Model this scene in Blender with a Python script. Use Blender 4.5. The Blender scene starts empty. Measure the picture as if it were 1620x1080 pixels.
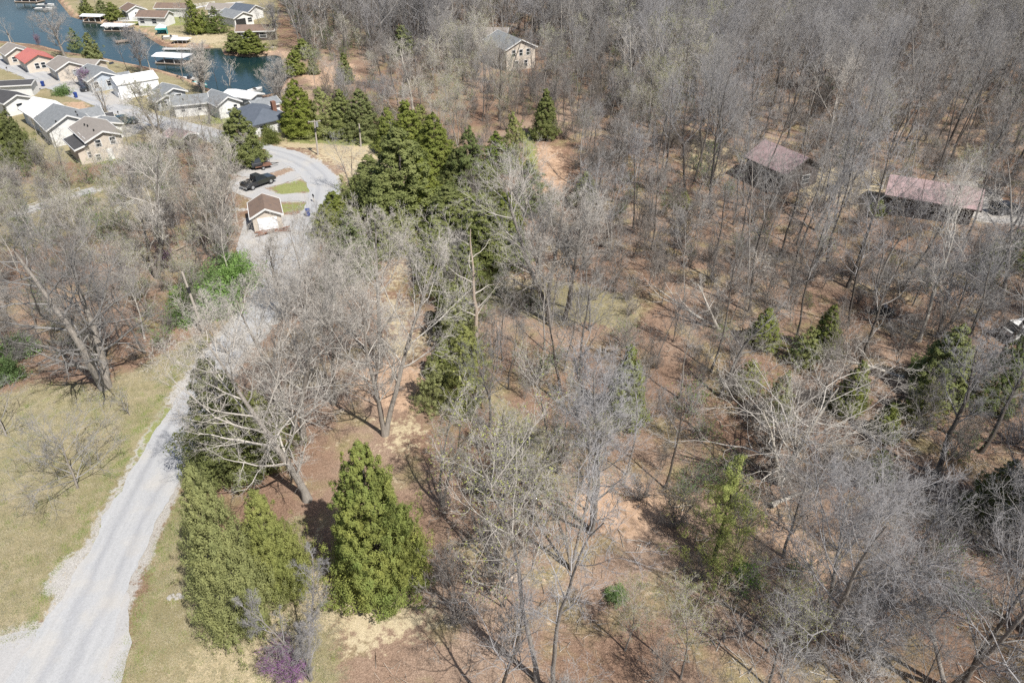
import bpy, math, random
import numpy as np
from mathutils import Vector, Matrix

# ------------------------------------------------------------------ camera, light, exposure
sc = bpy.context.scene
CAM_H, PITCH, FPX = 46.0, math.radians(35.0), 1120.0
cam_d = bpy.data.cameras.new('camera'); cam = bpy.data.objects.new('camera', cam_d)
sc.collection.objects.link(cam); sc.camera = cam
cam.location = (0, 0, CAM_H); cam.rotation_euler = (math.radians(90) - PITCH, 0, 0)
cam_d.sensor_width = 36; cam_d.lens = 36 * FPX / 1620; cam_d.clip_start = 0.5; cam_d.clip_end = 9000

SUN_EL = math.radians(53); SUN_DIR = Vector((0.66, -0.75, 0)).normalized()      # horizontal direction towards the sun
world = bpy.data.worlds.new('World'); sc.world = world; world.use_nodes = True
wn = world.node_tree; bg = wn.nodes['Background']
sky = wn.nodes.new('ShaderNodeTexSky'); sky.sky_type = 'NISHITA'; sky.sun_disc = False
sky.sun_elevation = SUN_EL; sky.sun_rotation = math.atan2(SUN_DIR.x, SUN_DIR.y)
sky.air_density = 1.0; sky.dust_density = 1.5
wn.links.new(sky.outputs[0], bg.inputs[0]); bg.inputs[1].default_value = 0.085
sun_d = bpy.data.lights.new('sun', 'SUN'); sun_d.energy = 5.0; sun_d.angle = math.radians(0.53); sun_d.color = (1.0, 0.955, 0.90)
sun = bpy.data.objects.new('sun', sun_d); sc.collection.objects.link(sun); sun.location = (40, -40, 90)
to_sun = Vector((SUN_DIR.x * math.cos(SUN_EL), SUN_DIR.y * math.cos(SUN_EL), math.sin(SUN_EL)))
sun.rotation_euler = to_sun.to_track_quat('Z', 'Y').to_euler()
sc.view_settings.view_transform = 'Standard'; sc.view_settings.look = 'None'
sc.view_settings.gamma = 1.0; sc.view_settings.use_curve_mapping = False
sc.view_settings.exposure = 0.53
sc.cycles.max_bounces = 5; sc.cycles.diffuse_bounces = 2; sc.cycles.glossy_bounces = 2
sc.cycles.transparent_max_bounces = 6; sc.cycles.use_denoising = False

# ------------------------------------------------------------------ terrain function and pixel -> ground
S_, C_ = math.sin(PITCH), math.cos(PITCH)
def plane_pt(px, py, h=0.0):                    # where the line of sight through a photo pixel meets height h
    a = (px - 810) / FPX; t = (py - 540) / FPX
    d = CAM_H - h
    z = d / (S_ + t * C_)
    return np.array([a * z, (z - d * S_) / C_, h])

LAKE_PX = [(70,-60),(95,-2),(118,26),(145,34),(190,40),(215,46),(236,56),(262,72),(300,76),(356,74),(362,86),(400,89),(440,85),
           (452,90),(462,125),(440,150),(400,158),(330,146),(292,126),(245,112),(190,101),(150,92),(100,85),(60,74),(0,68),(-120,50),(-220,-60)]
WATER_Z = -0.75
LAKE = np.array([plane_pt(x, y, WATER_Z)[:2] for x, y in LAKE_PX])

def poly_sd(X, Y, poly):                        # signed distance, negative inside
    X = np.asarray(X, float); Y = np.asarray(Y, float)
    d = np.full(X.shape, 1e9); ins = np.zeros(X.shape, bool); n = len(poly)
    for i in range(n):
        ax, ay = poly[i]; bx_, by_ = poly[(i + 1) % n]
        ex, ey = bx_ - ax, by_ - ay; L = ex * ex + ey * ey + 1e-9
        t = np.clip(((X - ax) * ex + (Y - ay) * ey) / L, 0, 1)
        d = np.minimum(d, (X - ax - t * ex) ** 2 + (Y - ay - t * ey) ** 2)
        c = (ay > Y) != (by_ > Y)
        with np.errstate(divide='ignore', invalid='ignore'):
            xi = ax + (Y - ay) * ex / (ey if abs(ey) > 1e-9 else 1e-9)
        ins ^= c & (X < xi)
    d = np.sqrt(d)
    return np.where(ins, -d, d)

def smooth(a, b, x):
    t = np.clip((x - a) / (b - a), 0, 1); return t * t * (3 - 2 * t)

GULLY = np.array([plane_pt(x, y)[:2] for x, y in [(905,250),(880,330),(800,420),(900,520),(1010,640),(1130,760),(1230,880),(1330,980),(1480,1120)]])
def line_d(X, Y, pts):
    d = np.full(np.shape(X), 1e9)
    for i in range(len(pts) - 1):
        ax, ay = pts[i]; ex, ey = pts[i + 1] - pts[i]; L = ex * ex + ey * ey + 1e-9
        t = np.clip(((X - ax) * ex + (Y - ay) * ey) / L, 0, 1)
        d = np.minimum(d, (X - ax - t * ex) ** 2 + (Y - ay - t * ey) ** 2)
    return np.sqrt(d)

def height(X, Y):
    X = np.asarray(X, float); Y = np.asarray(Y, float)
    w = smooth(-5, 45, X)
    h = w * (1.1 * np.sin(X * .045 + 1.3) * np.cos(Y * .038) + .5 * np.sin(X * .11 + Y * .07))
    h = h + .25 * np.sin(X * .06 + Y * .05) - .25 * np.sin(0)
    far = smooth(150, 420, Y) * smooth(-60, 80, X)
    h = h + far * 5.0
    g = line_d(X, Y, GULLY)
    h = h - 1.5 * np.exp(-(g / 5.5) ** 2)
    sd = poly_sd(X, Y, LAKE)
    h = h * smooth(0, 25, sd)
    h = h - 2.2 * (1 - smooth(-5.0, 1.2, sd))
    return h

def G(px, py):                                   # ground point under a photo pixel
    h = 0.0
    for _ in range(6):
        p = plane_pt(px, py, h); h = float(height(p[0], p[1]))
    return Vector((p[0], p[1], h))
def PH(px, py, above):                           # ground point of something whose top, 'above' metres up, shows at this pixel
    h = 0.0
    for _ in range(6):
        p = plane_pt(px, py, h + above); h = float(height(p[0], p[1]))
    return Vector((p[0], p[1], h))
def gp(pts): return np.array([G(x, y)[:2] for x, y in pts])

# ------------------------------------------------------------------ materials
def mat(name, c1, c2=None, scale=4.0, rough=.85, bump=0.0, c3=None, rand=0.0, spec=.3, metal=0.0, detail=6, stretch=None, translucent=0.0):
    m = bpy.data.materials.new(name); m.use_nodes = True; n = m.node_tree.nodes; l = m.node_tree.links
    b = n['Principled BSDF']; b.inputs['Roughness'].default_value = rough; b.inputs['Metallic'].default_value = metal
    b.inputs['Specular IOR Level'].default_value = spec
    c2 = c2 or tuple(v * .8 for v in c1)
    tc = n.new('ShaderNodeTexCoord'); vec = tc.outputs['Object']
    if stretch:
        mp = n.new('ShaderNodeMapping'); mp.inputs['Scale'].default_value = stretch; l.new(vec, mp.inputs[0]); vec = mp.outputs[0]
    nz = n.new('ShaderNodeTexNoise'); nz.inputs['Scale'].default_value = scale; nz.inputs['Detail'].default_value = detail
    nz.inputs['Roughness'].default_value = .65; l.new(vec, nz.inputs['Vector'])
    r = n.new('ShaderNodeValToRGB'); e = r.color_ramp.elements
    e[0].position = .3; e[0].color = (*c1, 1); e[1].position = .7; e[1].color = (*c2, 1)
    if c3: x = e.new(.5); x.color = (*c3, 1)
    l.new(nz.outputs['Fac'], r.inputs[0]); col = r.outputs[0]
    if rand:
        oi = n.new('ShaderNodeObjectInfo'); mr = n.new('ShaderNodeMapRange')
        mr.inputs['To Min'].default_value = 1 - rand; mr.inputs['To Max'].default_value = 1 + rand
        l.new(oi.outputs['Random'], mr.inputs[0])
        hs = n.new('ShaderNodeHueSaturation'); l.new(mr.outputs[0], hs.inputs['Value']); l.new(col, hs.inputs['Color']); col = hs.outputs[0]
        m2 = n.new('ShaderNodeMath'); m2.operation = 'MULTIPLY'; m2.inputs[1].default_value = 7.31; l.new(oi.outputs['Random'], m2.inputs[0])
        fr = n.new('ShaderNodeMath'); fr.operation = 'FRACT'; l.new(m2.outputs[0], fr.inputs[0])
        mr2 = n.new('ShaderNodeMapRange'); mr2.inputs['To Min'].default_value = 1 - rand * .8; mr2.inputs['To Max'].default_value = 1 + rand * .8
        l.new(fr.outputs[0], mr2.inputs[0]); l.new(mr2.outputs[0], hs.inputs['Saturation'])
    l.new(col, b.inputs['Base Color'])
    if bump:
        bp = n.new('ShaderNodeBump'); bp.inputs['Strength'].default_value = bump; bp.inputs['Distance'].default_value = .05
        l.new(nz.outputs['Fac'], bp.inputs['Height']); l.new(bp.outputs[0], b.inputs['Normal'])
    if translucent:
        tr = n.new('ShaderNodeBsdfTranslucent'); l.new(col, tr.inputs[0]); mx = n.new('ShaderNodeMixShader')
        mx.inputs[0].default_value = translucent; l.new(b.outputs[0], mx.inputs[1]); l.new(tr.outputs[0], mx.inputs[2])
        l.new(mx.outputs[0], n['Material Output'].inputs['Surface'])
    return m

M = {}
M['bark'] = mat('bark', (.29,.265,.235), (.14,.125,.11), 3.5, .9, .6, c3=(.22,.20,.175), rand=.18, stretch=(3,3,.6))
M['twig'] = mat('twig', (.295,.28,.26), (.20,.19,.178), 1.2, .85, rand=.22)
M['bark_pale'] = mat('bark_pale', (.50,.47,.41), (.30,.27,.23), 2.0, .85, .3, rand=.1)
M['twig_pale'] = mat('twig_pale', (.47,.44,.39), (.32,.295,.262), .8, .85, rand=.15)
M['twig_grey'] = mat('twig_grey', (.31,.30,.295), (.21,.203,.20), 1.2, .85, rand=.18)
M['bark_dark'] = mat('bark_dark', (.12,.105,.09), (.07,.06,.05), 3.0, .9, .5, rand=.2)
M['dead'] = mat('dead_wood', (.44,.37,.30), (.26,.20,.15), 2.5, .85, .4)
M['brush'] = mat('brush_twig', (.245,.22,.195), (.165,.15,.135), .8, .9, rand=.3)
M['cedar'] = mat('cedar_foliage', (.14,.165,.045), (.22,.235,.075), .9, .75, c3=(.18,.205,.06), rand=.2, translucent=.3)
M['cedar_yellow'] = mat('cedar_foliage_yellow', (.31,.32,.07), (.16,.22,.05), .35, .75, c3=(.22,.25,.06), rand=.05, translucent=.3)
M['cedar_dark'] = mat('cedar_foliage_dark', (.14,.18,.05), (.20,.24,.08), .9, .8, rand=.25, translucent=.25)
M['cedar_olive'] = mat('cedar_foliage_olive', (.31,.32,.115), (.19,.215,.075), .45, .8, rand=.12, translucent=.3)
M['pine'] = mat('pine_foliage', (.34,.36,.12), (.24,.28,.09), .9, .75, rand=.15, translucent=.3)
M['shrub'] = mat('shrub_leaf', (.12,.21,.05), (.19,.29,.085), 1.0, .7, rand=.2, translucent=.3)
M['bud'] = mat('bud_leaf', (.34,.36,.13), (.27,.28,.12), 1.0, .7, rand=.2, translucent=.35)
M['redbud'] = mat('redbud_blossom', (.34,.17,.36), (.24,.11,.26), 1.0, .7, rand=.15, translucent=.3)
M['white'] = mat('white_paint', (.68,.68,.66), (.55,.55,.53), .8, .55)
M['white_metal'] = mat('white_metal', (.80,.81,.82), (.70,.71,.72), .35, .4, spec=.5)
M['cream'] = mat('cream_siding', (.54,.48,.40), (.44,.39,.33), .8, .7)
M['greywall'] = mat('grey_siding', (.34,.36,.38), (.28,.30,.32), .8, .7)
M['bluewall'] = mat('pale_blue_siding', (.42,.46,.50), (.36,.40,.44), .8, .7)
M['brick'] = mat('dark_brick', (.10,.08,.07), (.065,.053,.047), 2.0, .85)
M['roof_red'] = mat('red_roof', (.46,.15,.12), (.38,.13,.11), .4, .5)
M['roof_pink'] = mat('faded_red_roof', (.36,.26,.255), (.22,.16,.155), .9, .6)
M['roof_tan'] = mat('tan_shingle_roof', (.25,.225,.20), (.20,.18,.16), 1.2, .9, .3)
M['roof_brown'] = mat('brown_shingle_roof', (.15,.115,.10), (.115,.09,.08), 1.0, .9, .3, c3=(.17,.12,.09))
M['roof_grey'] = mat('grey_shingle_roof', (.22,.23,.235), (.14,.15,.155), 1.6, .9, .3)
M['roof_slate'] = mat('slate_blue_shingle_roof', (.10,.115,.14), (.075,.09,.11), 1.0, .9, .3)
M['roof_dark'] = mat('dark_shingle_roof', (.07,.068,.07), (.05,.05,.05), 1.0, .9, .3)
M['glass'] = mat('window_glass', (.02,.025,.03), (.03,.035,.04), .5, .08, spec=.6)
M['pole'] = mat('pole_wood', (.42,.38,.33), (.30,.27,.23), 3.0, .9, .3, stretch=(4,4,.4))
M['metal'] = mat('galvanised_metal', (.45,.46,.47), (.36,.37,.38), 2, .45, metal=.6)
M['black'] = mat('black_rubber', (.02,.02,.02), (.03,.03,.03), 2, .8)
M['carblack'] = mat('black_car_paint', (.022,.024,.028), (.028,.03,.035), .6, .16, spec=.8)
M['carnavy'] = mat('dark_teal_car_paint', (.012,.035,.045), (.015,.04,.05), .6, .2, spec=.6)
M['carred'] = mat('dark_red_car_paint', (.16,.02,.02), (.13,.02,.02), .6, .25, spec=.6)
M['blue'] = mat('blue_plastic', (.02,.05,.22), (.02,.045,.18), 2, .5)
M['teal'] = mat('teal_fabric', (.10,.42,.42), (.08,.36,.36), 2, .7)
M['concrete'] = mat('concrete', (.50,.49,.46), (.40,.39,.37), 1.2, .9, .2)
M['wood'] = mat('weathered_wood', (.30,.24,.19), (.20,.165,.13), 2, .9, .3)
M['rust'] = mat('rusty_brown_metal', (.22,.11,.07), (.14,.08,.06), 2, .85)
M['rock'] = mat('pale_rock', (.36,.34,.31), (.26,.245,.22), 2, .95, .5)
M['lamp'] = mat('lamp_glass', (.7,.7,.68), (.6,.6,.58), 2, .2)

def ground_material():
    m = bpy.data.materials.new('ground_cover'); m.use_nodes = True; n = m.node_tree.nodes; l = m.node_tree.links
    b = n['Principled BSDF']; b.inputs['Roughness'].default_value = .95; b.inputs['Specular IOR Level'].default_value = .1
    tc = n.new('ShaderNodeTexCoord').outputs['Object']
    def noise(s, det=5, ro=.6, off=0):
        q = n.new('ShaderNodeTexNoise'); q.inputs['Scale'].default_value = s; q.inputs['Detail'].default_value = det; q.inputs['Roughness'].default_value = ro
        if off:
            mp = n.new('ShaderNodeMapping'); mp.inputs['Location'].default_value = (off, off * 2, 0); l.new(tc, mp.inputs[0]); l.new(mp.outputs[0], q.inputs[0])
        else: l.new(tc, q.inputs[0])
        return q.outputs['Fac']
    def ramp(src, *st):
        r = n.new('ShaderNodeValToRGB'); e = r.color_ramp.elements
        e[0].position, e[0].color = st[0][0], (*st[0][1], 1); e[1].position, e[1].color = st[-1][0], (*st[-1][1], 1)
        for p, c in st[1:-1]: x = e.new(p); x.color = (*c, 1)
        l.new(src, r.inputs[0]); return r.outputs[0]
    def mix(f, a, b_, mode='MIX'):
        q = n.new('ShaderNodeMix'); q.data_type = 'RGBA'; q.blend_type = mode
        if isinstance(f, float): q.inputs[0].default_value = f
        else: l.new(f, q.inputs[0])
        l.new(a, q.inputs[6]); l.new(b_, q.inputs[7]); return q.outputs[2]
    fine, mid, big, huge = noise(9, 4, .75), noise(1.6, 5, .7, 13), noise(.22, 5, .6, 31), noise(.05, 4, .6, 57)
    leaf = ramp(fine, (.30, (.065,.040,.029)), (.46, (.185,.118,.083)), (.60, (.30,.20,.145)), (.74, (.48,.355,.275)))
    leaf2 = ramp(mid, (.35, (.12,.082,.060)), (.65, (.30,.198,.142)))
    leaf = mix(.35, leaf, leaf2); leaf = mix(ramp(huge, (.42, (0,0,0)), (.62, (.55,.55,.55))), leaf, ramp(fine, (.3, (.14,.10,.072)), (.7, (.42,.33,.25))))
    moss = ramp(fine, (.35, (.17,.155,.07)), (.65, (.29,.25,.13)))
    bf = ramp(big, (.50, (0,0,0)), (.68, (.75,.75,.75)))
    leaf = mix(bf, leaf, moss)
    lawn = ramp(mid, (.30, (.16,.145,.08)), (.5, (.255,.22,.135)), (.70, (.36,.305,.20)))
    lawnf = ramp(fine, (.30, (.11,.105,.05)), (.5, (.24,.215,.125)), (.72, (.44,.39,.28)))
    lawn = mix(.5, lawn, lawnf)
    lawnb = ramp(big, (.40, (.19,.175,.085)), (.66, (.33,.27,.175)))
    lawn = mix(.42, lawn, lawnb)
    straw = ramp(mid, (.3, (.32,.27,.18)), (.7, (.45,.38,.27))); straw = mix(.4, straw, ramp(fine, (.3, (.27,.23,.12)), (.7, (.66,.56,.38))))
    green = ramp(fine, (.3, (.10,.15,.03)), (.7, (.26,.30,.09))); green = mix(.35, green, lawn)
    gravel = ramp(fine, (.3, (.27,.26,.24)), (.7, (.48,.465,.44)))
    dirt = ramp(mid, (.3, (.33,.22,.145)), (.7, (.46,.33,.235)))
    def mask(attr, ch):
        a = n.new('ShaderNodeAttribute'); a.attribute_name = attr; s = n.new('ShaderNodeSeparateColor'); l.new(a.outputs['Color'], s.inputs[0])
        ad = n.new('ShaderNodeMath'); ad.operation = 'ADD'; l.new(s.outputs[ch], ad.inputs[0])
        q = n.new('ShaderNodeMath'); q.operation = 'MULTIPLY_ADD'; l.new(mid, q.inputs[0]); q.inputs[1].default_value = 2.2; q.inputs[2].default_value = -1.1
        q2 = n.new('ShaderNodeMath'); q2.operation = 'MULTIPLY_ADD'; l.new(big, q2.inputs[0]); q2.inputs[1].default_value = 1.4; q2.inputs[2].default_value = -.7
        q3 = n.new('ShaderNodeMath'); q3.operation = 'ADD'; l.new(q.outputs[0], q3.inputs[0]); l.new(q2.outputs[0], q3.inputs[1]); l.new(q3.outputs[0], ad.inputs[1])
        r = n.new('ShaderNodeMapRange'); r.interpolation_type = 'SMOOTHSTEP'; r.inputs[1].default_value = .32; r.inputs[2].default_value = .68; l.new(ad.outputs[0], r.inputs[0])
        return r.outputs[0]
    col = mix(mask('cover', 0), leaf, lawn)
    col = mix(mask('cover', 1), col, straw)
    col = mix(mask('cover', 2), col, gravel)
    col = mix(mask('cover_b', 0), col, green)
    col = mix(mask('cover_b', 1), col, dirt)
    vfine = noise(24, 3, .8, 5); speck = noise(5.5, 2, .5, 91)
    col = mix(.55, col, mix(1.0, col, ramp(vfine, (.34, (.50,.47,.43)), (.66, (1.45,1.47,1.5))), 'MULTIPLY'))
    col = mix(1.0, col, ramp(huge, (.35, (.88,.86,.82)), (.65, (1.12,1.13,1.14))), 'MULTIPLY')
    sp = ramp(speck, (.70, (0,0,0)), (.74, (.5,.5,.5)))
    pale = n.new('ShaderNodeRGB'); pale.outputs[0].default_value = (.50,.43,.33,1)
    col = mix(sp, col, pale.outputs[0])
    l.new(col, b.inputs['Base Color'])
    bp = n.new('ShaderNodeBump'); bp.inputs['Strength'].default_value = .8; bp.inputs['Distance'].default_value = .08
    ad = n.new('ShaderNodeMath'); ad.operation = 'ADD'; l.new(fine, ad.inputs[0]); l.new(mid, ad.inputs[1]); l.new(ad.outputs[0], bp.inputs['Height'])
    l.new(bp.outputs[0], b.inputs['Normal'])
    return m

def road_material(name, base, dark, tracks=False):
    m = bpy.data.materials.new(name); m.use_nodes = True; n = m.node_tree.nodes; l = m.node_tree.links
    b = n['Principled BSDF']; b.inputs['Roughness'].default_value = .9; b.inputs['Specular IOR Level'].default_value = .2
    uv = n.new('ShaderNodeUVMap'); uv.uv_map = 'UVMap'
    mp = n.new('ShaderNodeMapping'); mp.inputs['Scale'].default_value = (2.2, .12, 1); l.new(uv.outputs[0], mp.inputs[0])
    a = n.new('ShaderNodeTexNoise'); a.inputs['Scale'].default_value = 1.0; a.inputs['Detail'].default_value = 6; l.new(mp.outputs[0], a.inputs[0])
    tc = n.new('ShaderNodeTexCoord')
    f = n.new('ShaderNodeTexNoise'); f.inputs['Scale'].default_value = 7; f.inputs['Detail'].default_value = 6; f.inputs['Roughness'].default_value = .75; l.new(tc.outputs['Object'], f.inputs[0])
    g = n.new('ShaderNodeTexNoise'); g.inputs['Scale'].default_value = .35; g.inputs['Detail'].default_value = 5; l.new(tc.outputs['Object'], g.inputs[0])
    def ramp(src, p0, c0, p1, c1):
        r = n.new('ShaderNodeValToRGB'); e = r.color_ramp.elements; e[0].position, e[0].color, e[1].position, e[1].color = p0, (*c0, 1), p1, (*c1, 1)
        l.new(src, r.inputs[0]); return r.outputs[0]
    def mix(fc, A, B):
        q = n.new('ShaderNodeMix'); q.data_type = 'RGBA'
        if isinstance(fc, float): q.inputs[0].default_value = fc
        else: l.new(fc, q.inputs[0])
        l.new(A, q.inputs[6]); l.new(B, q.inputs[7]); return q.outputs[2]
    tan = (base[0] * 1.04, base[1] * .97, base[2] * .86)
    c = mix(.6, ramp(a.outputs['Fac'], .3, dark, .7, base), ramp(f.outputs['Fac'], .3, tuple(v * .72 for v in base), .7, tuple(min(.85, v * 1.14) for v in base)))
    c = mix(ramp(g.outputs['Fac'], .5, (0,0,0), .7, (.6,.6,.6)), c, ramp(f.outputs['Fac'], .3, tan, .7, tuple(v * 1.1 for v in tan)))
    if tracks:                                    # two worn wheel tracks and a dustier middle
        sx = n.new('ShaderNodeSeparateXYZ'); l.new(uv.outputs[0], sx.inputs[0]); wob = n.new('ShaderNodeMath'); wob.operation = 'MULTIPLY_ADD'; l.new(g.outputs['Fac'], wob.inputs[0]); wob.inputs[1].default_value = 1.4; l.new(sx.outputs[0], wob.inputs[2])
        of = n.new('ShaderNodeMath'); of.operation = 'SUBTRACT'; l.new(wob.outputs[0], of.inputs[0]); of.inputs[1].default_value = .7
        ab = n.new('ShaderNodeMath'); ab.operation = 'ABSOLUTE'; l.new(of.outputs[0], ab.inputs[0]); s2 = n.new('ShaderNodeMath'); s2.operation = 'SUBTRACT'; l.new(ab.outputs[0], s2.inputs[0]); s2.inputs[1].default_value = .95
        a2 = n.new('ShaderNodeMath'); a2.operation = 'ABSOLUTE'; l.new(s2.outputs[0], a2.inputs[0])
        rc = n.new('ShaderNodeValToRGB'); e = rc.color_ramp.elements; e[0].position = .05; e[0].color = (.89,.89,.895,1); e[1].position = .55; e[1].color = (1.04,1.035,1.02,1); l.new(a2.outputs[0], rc.inputs[0])
        q = n.new('ShaderNodeMix'); q.data_type = 'RGBA'; q.blend_type = 'MULTIPLY'; q.inputs[0].default_value = 1; l.new(c, q.inputs[6]); l.new(rc.outputs[0], q.inputs[7]); c = q.outputs[2]
    l.new(c, b.inputs['Base Color'])
    bp = n.new('ShaderNodeBump'); bp.inputs['Strength'].default_value = .35; bp.inputs['Distance'].default_value = .03
    l.new(f.outputs['Fac'], bp.inputs['Height']); l.new(bp.outputs[0], b.inputs['Normal'])
    return m
M['road'] = road_material('chipseal_road', (.36,.365,.37), (.26,.265,.27), tracks=True)
M['road2'] = road_material('grey_asphalt_street', (.40,.405,.41), (.28,.285,.29))
M['gravel'] = road_material('pale_gravel', (.37,.365,.355), (.29,.285,.28))
M['drive'] = road_material('concrete_drive', (.38,.365,.34), (.32,.305,.285))

def water_material():
    m = bpy.data.materials.new('lake_water'); m.use_nodes = True; n = m.node_tree.nodes; l = m.node_tree.links
    b = n['Principled BSDF']; b.inputs['Base Color'].default_value = (.010,.028,.030,1); b.inputs['Roughness'].default_value = .12
    b.inputs['IOR'].default_value = 1.33
    tc = n.new('ShaderNodeTexCoord'); z = n.new('ShaderNodeTexNoise'); z.inputs['Scale'].default_value = 1.1; z.inputs['Detail'].default_value = 4
    l.new(tc.outputs['Object'], z.inputs[0]); bp = n.new('ShaderNodeBump'); bp.inputs['Strength'].default_value = .25; bp.inputs['Distance'].default_value = .12
    l.new(z.outputs['Fac'], bp.inputs['Height']); l.new(bp.outputs[0], b.inputs['Normal'])
    return m
M['water'] = water_material()

# ------------------------------------------------------------------ object helpers
COL = sc.collection
def tag(o, label=None, cat=None, group=None, kind=None):
    if label: o['label'] = label
    if cat: o['category'] = cat
    if group: o['group'] = group
    if kind: o['kind'] = kind
    return o
def empty(name, loc, rz=0.0, label=None, cat=None, group=None):
    o = bpy.data.objects.new(name, None); COL.objects.link(o); o.location = loc; o.rotation_euler = (0, 0, rz); o.empty_display_size = .5
    return tag(o, label, cat, group)
def tri_mesh(name, V, T, mats, mi=None, smooth_=True):
    me = bpy.data.meshes.new(name); V = np.ascontiguousarray(V, np.float32); T = np.ascontiguousarray(T, np.int32)
    me.vertices.add(len(V)); me.vertices.foreach_set('co', V.ravel())
    me.loops.add(T.size); me.loops.foreach_set('vertex_index', T.ravel())
    me.polygons.add(len(T)); me.polygons.foreach_set('loop_start', np.arange(0, T.size, 3, dtype=np.int32))
    if smooth_: me.polygons.foreach_set('use_smooth', np.ones(len(T), bool))
    for m_ in (mats if isinstance(mats, (list, tuple)) else [mats]): me.materials.append(m_)
    if mi is not None: me.polygons.foreach_set('material_index', np.ascontiguousarray(mi, np.int32))
    me.update(calc_edges=True); return me
def link(name, me, parent=None, loc=(0,0,0), rz=0.0):
    o = bpy.data.objects.new(name, me); COL.objects.link(o); o.location = loc; o.rotation_euler = (0, 0, rz)
    if parent is not None: o.parent = parent
    return o

class MB:                                        # collects boxes, prisms and tubes for ONE mesh object
    def __init__(s): s.v = []; s.f = []
    def add(s, v, f):
        k = len(s.v); s.v += [tuple(p) for p in v]; s.f += [tuple(i + k for i in q) for q in f]; return s
    def box(s, x0, x1, y0, y1, z0, z1):
        return s.add([(x0,y0,z0),(x1,y0,z0),(x1,y1,z0),(x0,y1,z0),(x0,y0,z1),(x1,y0,z1),(x1,y1,z1),(x0,y1,z1)],
                     [(3,2,1,0),(4,5,6,7),(0,1,5,4),(1,2,6,5),(2,3,7,6),(3,0,4,7)])
    def prism(s, poly, y0, y1):                  # polygon in xz extruded along y
        n = len(poly)
        return s.add([(x, y0, z) for x, z in poly] + [(x, y1, z) for x, z in poly],
                     [tuple(range(n)), tuple(range(2 * n - 1, n - 1, -1))] + [((i + 1) % n, i, i + n, (i + 1) % n + n) for i in range(n)])
    def tube(s, a, b, r0, r1=None, n=8):
        r1 = r0 if r1 is None else r1; a = Vector(a); b = Vector(b); t = (b - a).normalized()
        u = t.orthogonal().normalized(); w = t.cross(u)
        v = [a + (u * math.cos(2*math.pi*i/n) + w * math.sin(2*math.pi*i/n)) * r0 for i in range(n)] + \
            [b + (u * math.cos(2*math.pi*i/n) + w * math.sin(2*math.pi*i/n)) * r1 for i in range(n)]
        return s.add(v, [tuple(range(n))[::-1], tuple(range(n, 2*n))] + [(i, (i+1)%n, (i+1)%n+n, i+n) for i in range(n)])
    def build(s, name, m, parent=None, loc=(0,0,0), rz=0.0, bevel=0.0, smooth_=False):
        me = bpy.data.meshes.new(name); me.from_pydata(s.v, [], s.f); me.materials.append(m); me.update()
        o = link(name, me, parent, loc, rz)
        if bevel:
            md = o.modifiers.new('bevel', 'BEVEL'); md.width = bevel; md.segments = 2; md.limit_method = 'ANGLE'
        if smooth_: me.polygons.foreach_set('use_smooth', np.ones(len(me.polygons), bool))
        return o

# ------------------------------------------------------------------ ground sheet
LAWN_PX = [[(-200,55),(0,68),(100,84),(190,100),(292,126),(330,146),(400,158),(440,160),(440,200),(330,215),(150,240),(-200,260)],[(90,-8),(440,-8),(440,60),(440,86),(400,90),(356,78),(300,78),(262,74),(236,58),(190,42),(118,28)],[(-500,640),(0,628),(60,606),(150,618),(230,580),(322,530),(345,560),(320,640),(240,800),(150,960),(0,1010),(-500,1250)],
           [(310,700),(318,1000),(440,960),(470,820),(530,980),(540,1100),(520,1250),(150,1250),(225,960),(262,820),(300,720)],
           [(190,42),(300,16),(360,20),(440,45),(425,80),(357,72),(300,74),(262,70),(236,54)],
           [(200,205),(330,205),(330,225),(150,260),(100,290)], [(760,440),(860,440),(1010,470),(1010,520),(900,510),(760,480)],
           [(0,85),(330,180),(330,205),(180,190),(0,110)], [(-200,120),(60,130),(215,200),(150,260),(-200,240)],
           [(0,290),(120,290),(260,262),(265,345),(120,370),(0,400)], [(0,72),(100,86),(190,104),(330,150),(440,180),(330,185),(150,130),(0,92)],
           [(780,620),(860,680),(900,760),(860,790),(780,700)]]
STRAW_PX = [[(600,470),(640,470),(660,560),(610,560)],[(415,232),(440,205),(600,222),(640,270),(560,300),(530,262),(470,236)], [(640,345),(655,350),(650,420),(620,450),(612,420)],
            [(1225,290),(1300,262),(1430,275),(1400,320),(1290,318)], [(500,850),(530,940),(640,950),(700,960),(660,1010),(560,1020),(470,1000),(470,900)], [(600,660),(660,655),(668,700),(620,715)],
            [(260,52),(360,55),(357,72),(300,72),(240,56)], [(860,440),(800,432),(765,438),(760,452),(820,458)],
            [(340,870),(470,900),(520,960),(470,1080),(300,1080)], [(1095,210),(1150,225),(1150,280),(1080,270)],
            [(690,280),(730,270),(745,300),(700,310)]]
GREEN_PX = [[(428,296),(470,284),(500,290),(496,304),(440,308)], [(436,322),(500,318),(500,332),(445,338)], [(822,205),(848,212),(856,275),(835,280)],
            [(255,640),(300,640),(200,820),(150,880),(165,830)], [(330,175),(372,178),(372,196),(320,196)], [(170,235),(205,235),(205,260),(150,262)],
            [(450,225),(600,232),(600,215),(450,205)], [(200,30),(300,18),(300,40),(220,45)], [(85,125),(115,123),(118,131),(90,132)]]
DIRT_PX = [[(100,163),(130,160),(160,172),(120,176)], [(180,238),(205,232),(200,246),(185,250)], [(850,225),(890,240),(900,300),(860,300),(850,260)],
           [(470,112),(560,100),(568,128),(500,140)], [(585,560),(690,590),(700,640),(620,660),(560,620)], [(1200,800),(1290,860),(1340,920),(1300,930),(1200,850)],
           [(940,740),(1010,760),(1080,820),(1000,860),(900,800)]]
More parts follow.
